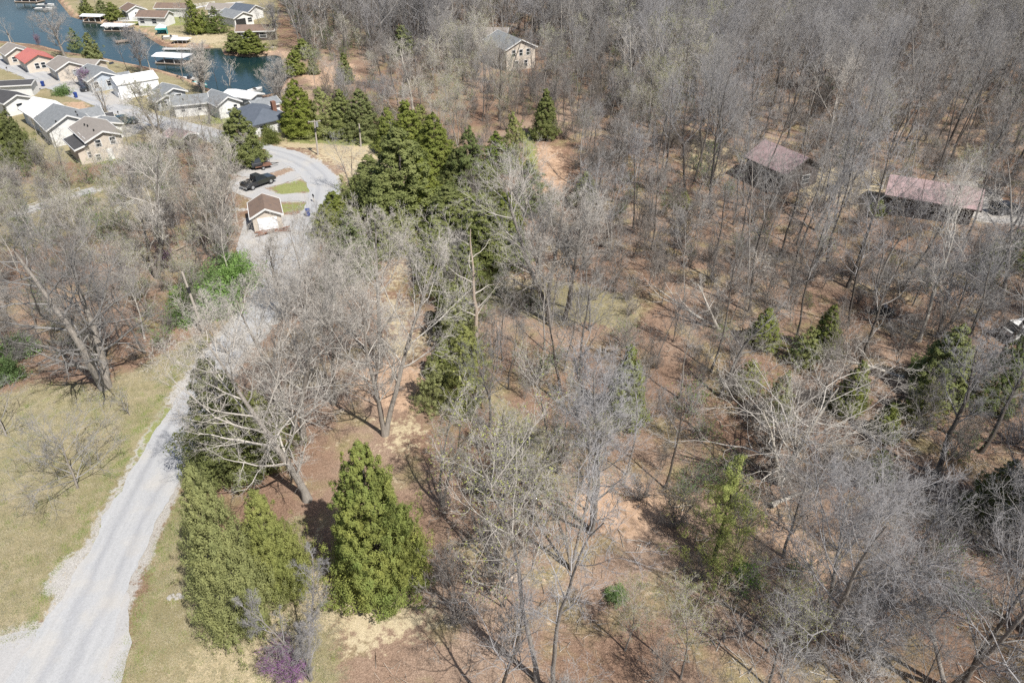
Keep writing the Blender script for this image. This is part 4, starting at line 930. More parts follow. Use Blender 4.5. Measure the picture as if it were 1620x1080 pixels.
V['cedarC'] = con_meshes('cedar', conifer(203, 12, 3.0, 560, 64, .19, wd=.45, cl=.42, pw=.8, lumps=.55, gap=.5), 'cedar_dark')
V['cedarD'] = con_meshes('cedar', conifer(204, 12, 3.2, 560, 64, .19, wd=.42, cl=.44, pw=.7, lumps=.55, gap=.45), 'cedar_olive')
V['cedarfar'] = con_meshes('cedar', conifer(205, 12, 3.0, 300, 44, .34, wd=.6, cl=.6, pw=.65, lumps=.45), 'cedar')
V['hero_cedar'] = con_meshes('cedar', conifer(210, 12.6, 3.5, 1500, 78, .135, wd=.5, pw=.60, skirt=.06, lumps=.30, cl=.36, plume=1.5), 'cedar_yellow')
V['hero_olive'] = con_meshes('cedar', conifer(211, 11, 3.2, 1500, 66, .15, wd=.36, pw=.72, skirt=.05, lumps=.42, cl=.36, gap=.40, plume=1.8), 'cedar_olive')
V['pine'] = con_meshes('pine', conifer(212, 11, 3.2, 330, 46, .24, wd=.20, pw=.75, lumps=.7, cl=.55, gap=.8, inner=1.0, plume=1.1), 'pine')
V['shrub'] = con_meshes('shrub', bush(220), 'shrub')
V['holly'] = con_meshes('shrub', bush(221, 1.5, 2.6, 160, 44, .15), 'cedar')

# ------------------------------------------------------------------ evergreens standing where the photograph shows them
EV = [ # base px, tip px, crown width px, kind, label
 ((604,925),(600,692),152,'hero_cedar','big bright yellow-green cedar standing alone by its round shadow in the foreground'),
 ((388,985),(352,722),122,'hero_olive','large olive cedar right of the gravel road, the leftmost of the foreground pair'),
 ((446,928),(430,768),108,'hero_olive','shorter olive cedar joined to the right side of the large roadside cedar'),
 ((375,745),(335,560),125,'cedarB','dark cedar behind the leaning white-limbed tree by the road'),
 ((425,720),(400,610),80,'cedarD','lower cedar at the foot of the leaning white-limbed tree'),
 ((1128,890),(1118,735),118,'pine','light green loose evergreen alone in the leafy hollow at the lower right'),
 ((478,212),(474,120),70,'cedarA','leftmost cedar of the row behind the straw lawn, beside the slate-roofed house'),
 ((516,213),(514,132),58,'cedarD','second cedar of the row behind the straw lawn'),
 ((545,214),(540,136),52,'cedarA','third cedar of the row behind the straw lawn'),
 ((575,216),(565,138),62,'cedarB','rightmost cedar of the row behind the straw lawn'),
 ((640,345),(610,196),128,'cedarB','large dark green cedar right of the road bend'),
 ((590,320),(578,240),80,'cedarA','cedar at the left foot of the large one right of the road bend'),
 ((648,255),(644,152),74,'cedarA','tall pointed cedar above the large dark one by the bend'),
 ((690,280),(688,172),80,'cedarA','dense cedar left of the shaded straw patch'),
 ((618,240),(612,165),52,'cedarA','narrow cedar beside the second utility pole'),
 ((668,235),(664,160),50,'cedarD','cedar squeezed between the tall pointed one and the dense one'),
 ((745,300),(742,195),70,'cedarC','grey-green cedar half hidden by bare branches beside the straw patch'),
 ((785,270),(780,205),60,'cedarC','dim cedar behind grey branches left of the green strip'),
 ((812,265),(810,170),46,'cedarD','thin olive cedar at the edge of the green strip'),
 ((862,218),(865,135),46,'cedarA','dark cedar alone right of the green grass strip'),
 ((532,350),(530,300),62,'cedarA','small bushy cedar at the road edge beside the bend'),
 ((520,375),(518,318),52,'cedarD','cedar at the road edge opposite the blue bin'),
 ((545,320),(540,275),36,'pine','light wispy cedar sapling at the top of the road bend'),
 ((712,375),(700,290),90,'cedarB','broad cedar at the upper end of the middle cedar belt'),
 ((765,420),(770,300),100,'cedarB','dark cedar in the middle belt behind the tall dead snag'),
 ((835,330),(832,250),70,'cedarC','cedar below the green strip wrapped in bare limbs'),
 ((800,370),(795,300),70,'cedarA','cedar between the snag and the wide bare crown'),
 ((668,345),(660,240),84,'cedarA','full cedar below the tall pointed one, at the top of the middle belt'),
 ((740,372),(734,290),80,'cedarA','full dark cedar in the middle belt below the shaded straw patch'),
 ((690,425),(684,335),70,'cedarA','cedar at the right edge of the straw path gap'),
 ((800,410),(796,330),84,'cedarA','cedar in the middle belt right behind the dead snag top'),
 ((738,470),(728,380),76,'cedarB','cedar directly behind the dead snag'),
 ((715,520),(702,440),66,'cedarA','small full cedar left of the snag halfway down the belt'),
 ((735,600),(724,500),72,'cedarD','ragged cedar standing just left of the snag base'),
 ((702,600),(696,530),54,'cedarA','small cedar at the right edge of the orange clearing'),
 ((725,300),(720,230),60,'cedarA','cedar between the dense one and the grey-green one'),
 ((770,320),(764,250),60,'cedarA','cedar right of the shaded straw patch'),
 ((560,400),(552,320),70,'cedarA','cedar at the foot of the hill below the road bend'),
 ((608,400),(600,320),60,'cedarB','cedar left of the straw path gap'),
 ((640,400),(632,330),50,'cedarD','cedar beside the straw-coloured path gap'),
 ((700,460),(690,365),80,'cedarD','yellowish cedar left of the tall dead snag'),
 ((728,560),(716,430),64,'cedarD','narrow yellowish cedar at the left of the snag trunk'),
 ((735,650),(722,540),64,'cedarD','ragged olive cedar at the foot of the dead snag'),
 ((690,640),(690,555),60,'cedarD','low olive cedar casting a dark shadow in the orange clearing'),
 ((560,440),(545,340),76,'cedarC','dark cedar behind the twin white-limbed trees'),
 ((388,258),(376,165),78,'cedarA','dark roadside cedar above the black off-road car'),
 ((640,88),(640,38),40,'cedarfar','dark cedar standing out of the bare wood at the top centre'),
 ((728,90),(728,45),26,'cedarfar','thin cedar in the wood left of the cream two-storey house'),
 ((548,132),(547,82),26,'cedarfar','narrow dark cedar right of the orange clearing by the cove'),
 ((496,117),(494,92),20,'cedarfar','small round cedar in the orange clearing by the cove'),
 ((482,92),(480,60),34,'cedarfar','dark cedar on the shore right of the cove'),
 ((468,118),(464,78),34,'cedarfar','cedar at the right corner of the cove'),
 ((585,72),(583,48),18,'cedarfar','small dark cedar in the upper wood above the orange clearing'),
 ((476,38),(474,14),26,'cedarfar','cedar in the wood behind the right end of the cove'),
 ((312,54),(306,-4),30,'cedarfar','tall pointed cedar on the peninsula lawn'),
 ((345,52),(342,8),34,'cedarC','grey-green cedar right of the tall one on the peninsula'),
 ((328,52),(325,14),24,'cedarC','dark cedar between the two larger ones on the peninsula'),
 ((375,84),(370,48),34,'cedarfar','left of the cedars on the cove point'),
 ((400,84),(396,46),40,'cedarfar','right one of the cedars on the cove point'),
 ((124,84),(118,42),26,'cedarC','dark tree with a dim crown by the lake, left of the darker one'),
 ((150,96),(146,50),26,'cedarfar','dark green tree on a bare trunk by the lake'),
 ((182,32),(180,2),26,'cedarfar','dark evergreen above the open-bay dock'),
 ((165,28),(162,-2),22,'cedarfar','evergreen on the far shore left of the path end'),
 ((140,26),(138,-4),22,'cedarfar','evergreen at the left end of the far shore'),
 ((12,250),(4,158),74,'cedarB','large dark cedar cut by the left edge beside the white metal roof'),
 ((42,262),(36,168),44,'cedarA','narrower cedar right of the one cut by the left edge'),
 ((108,118),(106,100),9,'cedarfar','tiny pointed conifer in front of the brown-roofed double gable'),
 ((985,668),(972,538),74,'cedarA','green cedar wrapped in a bare tree crown near the centre right'),
 ((1298,560),(1294,486),52,'cedarA','pointed bright green cedar in the middle of the right wood'),
 ((1205,545),(1196,490),56,'cedarA','dull green cedar left of the pointed one in the right wood'),
 ((1340,650),(1335,575),56,'cedarA','low dark green cedar right of the white-barked tree'),
 ((1225,665),(1215,590),50,'cedarD','olive cedar behind the white-barked tree'),
 ((1478,625),(1484,520),96,'cedarA','largest dark green cedar in the right wood'),
 ((1452,660),(1450,600),56,'cedarD','olive cedar below the largest one in the right wood'),
 ((1565,650),(1560,530),70,'cedarC','dim cedar near the right edge beside the largest one'),
 ((1560,815),(1552,735),74,'cedarB','bright green cedar near the right edge below the leaning trunk'),
 ((1610,800),(1604,740),50,'cedarA','cedar cut by the right edge of the picture'),
 ((1380,760),(1376,715),56,'cedarC','low green cedar above the wide grey crown at the lower right'),
 ((925,320),(918,268),46,'cedarA','dim green cedar above the centre hollow'),
 ((1270,575),(1262,520),46,'cedarD','feathery green cedar left of the pointed bright green one'),
 ((1395,690),(1388,640),50,'cedarA','rounded green cedar between the white-barked tree and the largest dark cedar'),
 ((1180,620),(1172,570),46,'cedarD','faint green cedar at the left end of the right-wood evergreens'),
 ((1080,330),(1076,300),30,'cedarD','faint olive cedar left of the dark brick house yard'),
 ((1560,430),(1554,380),44,'cedarD','faint green cedar below the pale driveway'),
 ((1600,420),(1596,360),56,'cedarC','dim green cedar near the right edge below the parked car'),
 ((1385,340),(1382,312),26,'cedarfar','small green cedar between the two red-roofed houses'),
 ((985,48),(983,14),16,'cedarfar','dim green cedar in the wood at the top right of centre'),
 ((695,38),(694,10),30,'cedarC','large dim evergreen at the top edge, centre'),
]
for k, (b, t, w, kind, lab) in enumerate(EV):
    g, h, lx = fit(b, t); h *= 1.12 if b[0] > 1000 and b[1] > 400 else 1; bh = {'hero_cedar':12.6,'hero_olive':11,'pine':11}.get(kind, 12); br = {'hero_cedar':3.6,'hero_olive':3.4,'pine':3.2,'cedarD':3.2}.get(kind, 3.0)
    sxy = px_w(g, w) / 2 / br * 1.0; h = max(h, 2.0) * .96
    place_con('evergreen_tree' if kind == 'pine' else 'cedar_tree', V[kind], g, k * 1.7, (sxy, sxy, h / bh), lab, cat='evergreen tree')
for (b, w, kind, lab) in [((430,226),30,'holly','round clipped dark green bush by the white ranch house wall'), ((422,214),22,'holly','smaller round bush against the white ranch house'),
    ((300,505),60,'shrub','bright green shrub directly left of the roadside utility pole'), ((345,490),80,'shrub','wide bright green shrub right of the roadside utility pole'),
    ((380,450),70,'shrub','bright green shrub at the upper end of the roadside thicket'), ((330,460),70,'shrub','green shrub behind the roadside utility pole top'),
    ((295,475),50,'shrub','small green shrub at the left end of the roadside shrubs'), ((370,425),50,'shrub','green shrub under the tall grey trees by the gravel'),
    ((5,600),60,'shrub','green shrub cut by the left edge above the big lawn'), ((30,560),60,'shrub','dull green shrub in the thicket near the left edge'),
    ((975,945),36,'shrub','small bright green shrub in the leaves at the lower centre right'), ((115,124),14,'shrub','small bright green hedge by the grey-blue house'),
    ((1465,590),46,'shrub','green shrub under the largest cedar in the right wood'), ((238,270),44,'shrub','dull green shrub below the cream gable house'),
    ((225,245),36,'shrub','green shrub right of the red flower bed'), ((1180,910),40,'shrub','green shrub beside the light green evergreen'),
    ((100,150),26,'shrub','olive shrub in front of the white metal roofed house')]:
    g = G(*b); s = px_w(g, w) / 3.0; place_con('shrub', V[kind], g, w, (s, s, s * .9), lab, cat='shrub', stem='stem')

# ------------------------------------------------------------------ particular bare trees
def hero(base, tip, label, kw, bark='bark', twig='twig_pale', fleck=None, name='bare_tree', cat='tree', rz=0.0, k=1.0):
    b, h, lx = fit(base, tip); h *= k
    kw = dict(kw); kw.setdefault('lean', (lx / h, 0)); kw['ratio1'] = kw['ratio1'] * (.74 if h > 7 else 1); kw['twr'] = kw.get('twr', .008) * .75; kw['n5'] = min(kw.get('n5', 0), 2); tm = tree_meshes('hero_tree', bare_tree(H=h, **kw), bark, twig, fleck)
    return place_tree(name, tm, b, rz, 1.0, label, cat=cat)
hero((487,790), (352,520), 'old pale tree leaning left over the dark cedar by the road', dict(seed=11, r=.34, base=.16, n1=20, n2=8, n3=7, n4=5, n5=3, ang1=42, ratio1=.50, fork=1, up=.10, twr=.010))
hero((478,700), (440,425), 'tall pale many-limbed tree beside the road behind the leaning one', dict(seed=12, r=.30, base=.18, n1=18, n2=8, n3=7, n4=5, n5=3, ang1=46, ratio1=.44, fork=2, spread=1.0, twr=.010))
hero((608,688), (628,405), 'tall forked pale tree in the middle of the orange clearing, nearer of two', dict(seed=13, r=.27, base=.28, n1=16, n2=8, n3=7, n4=5, n5=3, ang1=44, ratio1=.42, fork=2, twr=.010))
hero((528,640), (500,410), 'pale slender tree just left of the orange clearing by the road', dict(seed=51, r=.2, base=.2, n1=13, n2=7, n3=6, n4=4, n5=2, ang1=38, ratio1=.5, fork=2, twr=.009))
hero((455,500), (405,385), 'pale bare tree reaching over the road above the bright green shrubs', dict(seed=52, r=.2, base=.2, n1=13, n2=7, n3=6, n4=4, n5=2, ang1=48, ratio1=.62, fork=2, twr=.009))
hero((520,520), (470,370), 'bare tree overhanging the road opposite the roadside shrubs', dict(seed=53, r=.2, base=.2, n1=13, n2=7, n3=6, n4=4, n5=2, ang1=46, ratio1=.58, fork=2, twr=.009))
hero((365,560), (330,500), 'small bare tree leaning over the road beside the utility pole', dict(seed=54, r=.12, base=.2, n1=11, n2=6, n3=6, n4=4, n5=0, ang1=50, ratio1=.6, twr=.007))
hero((600,582), (572,345), 'tall forked pale tree behind the twin one in the orange clearing', dict(seed=14, r=.28, base=.25, n1=16, n2=8, n3=7, n4=5, n5=3, ang1=46, ratio1=.44, fork=2, twr=.010))
hero((872,508), (835,275), 'wide pale bare tree right of the dead snag', dict(seed=15, r=.36, base=.22, n1=17, n2=8, n3=7, n4=5, n5=3, ang1=48, ratio1=.48, fork=2, twr=.010))
hero((893,505), (925,330), 'dark-trunked bare tree standing close beside the wide pale one', dict(seed=16, r=.30, base=.28, n1=14, n2=7, n3=7, n4=5, n5=2, ang1=44, ratio1=.45, twr=.010), 'bark_dark')
hero((168,612), (70,365), 'old wide-crowned tree at the upper edge of the big left lawn', dict(seed=17, r=.50, base=.15, n1=15, n2=8, n3=6, n4=5, n5=3, ang1=56, ratio1=.52, up=.04, fork=2, spread=1.15, twr=.010), 'bark', 'twig')
hero((350,412), (318,215), 'tall grey tree with rising limbs at the road side left of the garage', dict(seed=18, r=.30, base=.2, n1=13, n2=6, n3=6, n4=4, n5=2, ang1=30, ratio1=.34, fork=3, spread=.8, twr=.011))
hero((248,440), (225,215), 'tall slender grey tree in the thicket below the brown-roofed house', dict(seed=19, r=.26, base=.25, n1=15, n2=7, n3=7, n4=5, n5=2, ang1=40, ratio1=.38, fork=2, twr=.011))
hero((935,842), (940,590), 'straight twin-trunked bare tree in front of the wrapped green cedar', dict(seed=20, r=.24, base=.36, n1=15, n2=8, n3=7, n4=5, n5=3, ang1=42, ratio1=.38, fork=2, twr=.009), 'bark', 'twig_grey')
hero((850,1075), (812,660), 'tall thin bare tree with sparse budding twigs at the bottom centre', dict(seed=21, r=.18, base=.40, n1=13, n2=6, n3=5, n4=4, n5=2, ang1=38, ratio1=.30, flecks=1600, fl=.11, twr=.008), 'bark', 'twig_pale', 'bud')
hero((875,1095), (880,720), 'second tall thin bare tree right of the budding one at the bottom', dict(seed=22, r=.17, base=.42, n1=12, n2=6, n3=5, n4=4, n5=2, ang1=40, ratio1=.28, twr=.008), 'bark', 'twig_grey')
hero((1292,1040), (1345,755), 'broad blue-grey bare crown at the lower right, dense with fine twigs', dict(seed=23, r=.24, base=.25, n1=16, n2=8, n3=7, n4=5, n5=2, ang1=48, ratio1=.50, fork=2, up=.12, twr=.008), 'bark', 'twig_grey')
hero((1500,1090), (1560,800), 'broad grey crown in the bottom right corner', dict(seed=24, r=.20, base=.25, n1=17, n2=9, n3=8, n4=5, n5=3, ang1=46, ratio1=.48, fork=2, twr=.008), 'bark', 'twig_grey')
hero((1482,752), (1565,545), 'dark bare tree leaning right between the cedars at the right', dict(seed=25, r=.26, base=.4, n1=13, n2=7, n3=6, n4=5, n5=2, ang1=42, ratio1=.40, twr=.009), 'bark_dark', 'twig_grey')
hero((1235,765), (1265,600), 'white-barked tree with crooked pale limbs in the right wood', dict(seed=26, r=.28, base=.15, n1=12, n2=6, n3=5, n4=4, n5=2, ang1=60, ratio1=.60, jit=.26, fork=3, spread=1.6, up=.03, twr=.010), 'bark_pale', 'twig_pale')
hero((1140,520), (1075,430), 'pale leaning tree with broken limbs beside the centre hollow', dict(seed=27, r=.22, base=.2, n1=10, n2=6, n3=5, n4=3, n5=2, ang1=46, ratio1=.45, jit=.25, twr=.010), 'bark_pale', 'twig_pale')
hero((1000,165), (1000,45), 'white-barked tree standing out of the far bare wood', dict(seed=28, r=.30, base=.2, n1=13, n2=6, n3=5, n4=3, n5=2, ang1=44, ratio1=.42, twr=.014), 'bark_pale', 'twig_pale')
hero((122,772), (110,712), 'small bare round-crowned tree alone on the left lawn', dict(seed=29, r=.12, base=.12, n1=15, n2=7, n3=6, n4=4, n5=2, ang1=62, ratio1=.9, up=.04, twr=.006), 'bark', 'twig_grey', k=1.25)
hero((10,690), (-20,625), 'small bare tree cut by the left edge of the lawn', dict(seed=30, r=.10, base=.15, n1=12, n2=6, n3=6, n4=4, n5=0, ang1=55, ratio1=.7, twr=.006), 'bark', 'twig_grey')
hero((206,657), (192,620), 'thin staked sapling on the lawn below the old wide tree', dict(seed=31, r=.04, base=.2, n1=10, n2=4, n3=4, n4=0, ang1=40, ratio1=.5), 'bark', 'twig_grey')
hero((492,1075), (430,930), 'leaning multi-stemmed grey tree in front of the olive cedars', dict(seed=32, r=.12, base=.15, n1=12, n2=6, n3=6, n4=5, n5=2, ang1=26, ratio1=.30, fork=3, spread=.9, twr=.006), 'bark', 'twig_grey')
hero((104,92), (78,20), 'large bare lakeside tree behind the double-gabled house', dict(seed=33, r=.40, base=.25, n1=15, n2=8, n3=7, n4=4, n5=2, ang1=52, ratio1=.55, twr=.017), 'bark', 'twig')
hero((168,178), (150,130), 'bare street tree leaning beside the black lean-to roof', dict(seed=34, r=.20, base=.3, n1=11, n2=6, n3=5, n4=4, n5=0, ang1=40, ratio1=.5, fork=2, twr=.012), 'bark', 'twig_pale')
hero((252,212), (225,130), 'budding bare tree beside the street below the small grey house', dict(seed=35, r=.26, base=.2, n1=14, n2=7, n3=6, n4=4, n5=2, ang1=44, ratio1=.5, fork=2, flecks=2600, fl=.16, twr=.013), 'bark', 'twig_pale', 'bud')
hero((225,118), (210,45), 'tall grey tree at the waterside behind the white metal shed', dict(seed=36, r=.26, base=.25, n1=14, n2=7, n3=6, n4=4, n5=2, ang1=44, ratio1=.45, fork=2, twr=.015), 'bark', 'twig_grey')
hero((322,148), (315,72), 'tall pale tree at the waterside behind the white cottage', dict(seed=37, r=.30, base=.2, n1=15, n2=8, n3=6, n4=4, n5=2, ang1=44, ratio1=.48, fork=3, twr=.014), 'bark', 'twig_pale')
hero((363,145), (360,100), 'slim white-limbed tree at the cove edge', dict(seed=38, r=.15, base=.2, n1=10, n2=5, n3=5, n4=3, n5=0, ang1=40, ratio1=.45, twr=.013), 'bark_pale', 'twig_pale')
hero((444,165), (432,106), 'fan-shaped grey tree between the slate roof and the cove', dict(seed=39, r=.22, base=.1, n1=17, n2=7, n3=6, n4=4, n5=2, ang1=40, ratio1=.55, fork=3, spread=1.2, twr=.013), 'bark', 'twig_pale')
hero((332,196), (325,165), 'small dark bare fruit tree on the lawn by the street', dict(seed=40, r=.22, base=.3, n1=11, n2=6, n3=6, n4=4, n5=0, ang1=60, ratio1=.75, twr=.011), 'bark_dark', 'brush')
hero((303,55), (292,5), 'pale bare tree in front of the tall peninsula cedar', dict(seed=41, r=.18, base=.2, n1=12, n2=6, n3=5, n4=3, n5=0, ang1=38, ratio1=.4, fork=2, twr=.016), 'bark_pale', 'twig_pale')
hero((438,62), (425,5), 'large grey tree at the right end of the peninsula', dict(seed=42, r=.28, base=.2, n1=14, n2=7, n3=6, n4=4, n5=0, ang1=46, ratio1=.5, fork=2, twr=.017), 'bark', 'twig_grey')
hero((655,185), (640,75), 'tall pale-limbed tree above the cedar belt', dict(seed=43, r=.28, base=.25, n1=15, n2=7, n3=6, n4=4, n5=2, ang1=44, ratio1=.45, twr=.014), 'bark_pale', 'twig_pale')
hero((840,345), (790,240), 'pale dead-limbed tree leaning over the middle cedar belt', dict(seed=44, r=.24, base=.25, n1=9, n2=5, n3=4, n4=3, n5=0, ang1=38, ratio1=.5, jit=.2, fork=2, spread=1.6, twr=.012), 'bark_pale', 'twig_pale')
for b, t, lab in [((790,900),(760,660),'budding bare tree nearest the big yellow-green cedar'), ((905,900),(890,690),'budding bare tree between the thin tall ones and the leafy hollow'), ((700,800),(720,620),'budding tree just right of the orange clearing'), ((815,800),(835,640),'budding tree in the middle of the lower hollow')]:
    hero(b, t, lab, dict(seed=b[0], r=.14, base=.3, n1=9, n2=5, n3=5, n4=4, n5=2, ang1=32, ratio1=.36, fork=3, flecks=1800, fl=.10, spread=.9, twr=.008), 'bark', 'twig_pale', 'bud')
for b, t, kd, lab in [((28,78),(20,20),'forest1','bare grey lakeside tree behind the small cream cottage'),((60,70),(52,28),'forest2','slim bare tree at the water behind the red roof'),
    ((238,112),(236,58),'pale','pale bare tree between the white metal shed and the curved dock'),((202,112),(196,60),'forest0','bare tree at the water just left of the tall grey one'),
    ((290,130),(280,78),'forest1','bare tree in front of the curved white-roofed dock'),((345,140),(342,88),'forest0','bare grey tree at the cove behind the white gable'),((305,135),(300,92),'slim','thin bare tree by the moored boat'),
    ((288,48),(280,12),'slim2','slim tree left of the pale one on the peninsula'),((262,18),(258,-8),'forest2','bare tree behind the white rail fence'),((352,52),(348,16),'pale','pale tree right of the peninsula cedars'),
    ((300,172),(296,140),'slim','slim grey tree in front of the white cottage'),((120,135),(118,112),'small','small bare yard tree beside the tiny pointed conifer'),((275,205),(262,155),'bud','green-budding tree on the near side of the street'),
    ((215,150),(200,122),'bud2','yellow-green budding tree in front of the white metal shed'),((235,222),(222,175),'slim','thin tree at the end of the concrete drive'),((60,215),(50,185),'pale','pale bare tree behind the narrow left cedar'),
    ((135,30),(130,-4),'forest0','bare tree among the evergreens of the far shore'),((155,24),(150,-12),'forest2','slim bare tree on the far shore'),((415,55),(410,12),'forest0','bare tree over the long brown-roofed peninsula house'),((432,80),(430,40),'bud2','loose bare tree right of the cove point cedars'),
    ((330,32),(326,-6),'slim','thin bare tree behind the peninsula cedars')]:
    g, hh_, lx = fit(b, t); place_tree('bare_tree', V[kd], g, b[0], max(hh_, 3) / {'small':5,'slim':15,'slim2':13,'bud':14,'bud2':16,'pale':16}.get(kd, 18), lab)
for b, t, lab, s in [((465,1085),(450,1035),'pink-purple redbud in blossom at the bottom edge',1), ((140,141),(136,112),'pink redbud in blossom beside the grey-blue house',1), ((62,72),(60,62),'pink redbud at the lakeside behind the red-roofed house',1), ((265,425),(262,396),'dull purple redbud in the left thicket',1)]:
    g, h, lx = fit(b, t); place_tree('redbud_tree', V['redbud'], g, b[0], max(h, 2.5) / 6, lab, leafname='blossom')
# the dead snag
def snag():
    b, h, lx = fit((757, 578), (745, 362)); rs = np.random.RandomState(5); K = 12
    P = np.zeros((1, K, 3)); P[0, :, 2] = np.linspace(-.4, h, K); P[0, :, 0] = np.linspace(0, lx, K) + rs.normal(0, .14, K) * np.linspace(0, 1, K); P[0, :, 1] = rs.normal(0, .10, K)
    R = (.27 * np.linspace(1, .10, K) ** .8)[None]; L = np.array([h])
    Q1, R1, L1 = children(rs, P, R, L, 13, .30, .97, 62, .24, 7, .10, .22, .5, .04, lambda t: 1.25 - .7 * t)
    Q2, R2, L2 = children(rs, Q1, R1, L1, 2, .35, .95, 50, .45, 4, .05, .25, .6, .02)
    o = empty('dead_tree', b, 0, 'tall dead snag with a few bleached broken limbs near the centre', 'tree')
    v, f = tubes_to_tris(P, R, 9); link('trunk', tri_mesh('snag_trunk', v, f, M['dead']), o)
    v, f = join([tubes_to_tris(Q1, R1, 6), tubes_to_tris(Q2, R2, 4)]); link('limbs', tri_mesh('snag_limbs', v, f, M['bark_pale']), o)
snag()
def fallen(label, px, az, L, seed):
    g = G(*px); tm = tree_meshes('fallen', bare_tree(seed, H=L, r=.2, base=.35, n1=9, n2=5, n3=4, n4=0, ang1=40, ratio1=.4), 'bark_pale', 'twig_pale')
    o = empty('fallen_tree', g + Vector((0, 0, .35)), az, label, 'fallen tree'); o.rotation_euler = (0, math.radians(80), az)
    link('trunk', tm['trunk'], o); link('crown', tm['crown'], o)
fallen('white fallen tree with broken branches by the centre hollow', (1130, 520), D2(140), 10, 61)
fallen('pale fallen trunk lying under the white-barked tree', (1225, 800), D2(25), 9, 62)
fallen('fallen pale tree at the foot of the right wood', (1420, 600), D2(170), 8, 63)

# ------------------------------------------------------------------ the woods
CLEAR = [[(-500,640),(0,618),(60,598),(150,604),(230,572),(310,515),(400,440),(385,370),(375,300),(390,240),(330,215),(440,190),(600,222),(650,300),(600,320),(560,300),(530,340),(505,440),(470,560),(480,640),(520,760),(560,900),(600,1010),(580,1300),(-500,1300)],
         [(-500,280),(0,262),(60,272),(150,282),(225,262),(260,228),(330,215),(440,210),(600,222),(470,140),(470,60),(440,-10),(360,-60),(-500,-60)],
         [(470,560),(560,470),(600,400),(640,335),(680,360),(700,480),(740,640),(740,700),(690,800),(690,900),(640,1010),(470,900)],
         [(822,200),(850,205),(900,230),(890,300),(850,330),(800,300)], [(650,250),(740,250),(760,310),(700,330)],
         [(455,105),(575,98),(590,135),(480,145)]]
SPARSE = [([(560,120),(640,100),(900,200),(920,330),(900,440),(700,600),(600,450)], .22), ([(640,700),(740,640),(900,640),(960,760),(1060,860),(1000,1080),(600,1150),(640,950)], .3), ([(740,430),(880,430),(1040,460),(1040,560),(760,560)], .30),
          ([(1180,255),(1430,262),(1440,350),(1180,340)], .4), ([(1480,290),(1640,285),(1640,390),(1500,390)], .12), ([(1190,200),(1290,215),(1290,300),(1190,300)], .3),
          ([(1430,262),(1545,285),(1530,390),(1430,370)], .35), ([(700,300),(900,300),(900,430),(700,430)], .5), ([(770,50),(850,50),(870,135),(770,135)], .08), ([(940,740),(1080,780),(1120,860),(1000,860)], .35),
          ([(40,290),(260,280),(250,345),(40,350)], .4)]
CL = [gp(p) for p in CLEAR]; SP = [(gp(p), f) for p, f in SPARSE]
FOOT = [np.array([(o.location.x + dx, o.location.y + dy) for dx, dy in ((-7,-6),(7,-6),(7,7),(-7,7))]) for o in COL.objects if o.type == 'EMPTY' and o.get('category') == 'house']
def scatter(n, ymin, ymax, mind, rs, fac=1.0, hwm=1.0):
    out = []
    Y = ymin + (ymax - ymin) * rs.uniform(0, 1, n) ** .62; X = rs.uniform(-1, 1, n) * (34 + .66 * Y) * hwm
    ok = poly_sd(X, Y, LAKE) > 3
    for c in CL: ok &= poly_sd(X, Y, c) > .5
    for c in FOOT: ok &= poly_sd(X, Y, c) > 0
    for c, f in SP: ok &= (poly_sd(X, Y, c) > 0) | (rs.uniform(0, 1, n) < f * fac)
    X = X[ok]; Y = Y[ok]; cell = {}
    for x, y in zip(X, Y):
        md = mind * (1 + rs.uniform(-.35, .5)); k = (int(x // mind), int(y // mind)); bad = False
        for i in (-1, 0, 1):
            for j in (-1, 0, 1):
                for (a, b) in cell.get((k[0] + i, k[1] + j), ()):
                    if (a - x) ** 2 + (b - y) ** 2 < md * md * .8: bad = True; break
                if bad: break
            if bad: break
        if not bad: cell.setdefault(k, []).append((x, y)); out.append((x, y))
    return np.array(out)
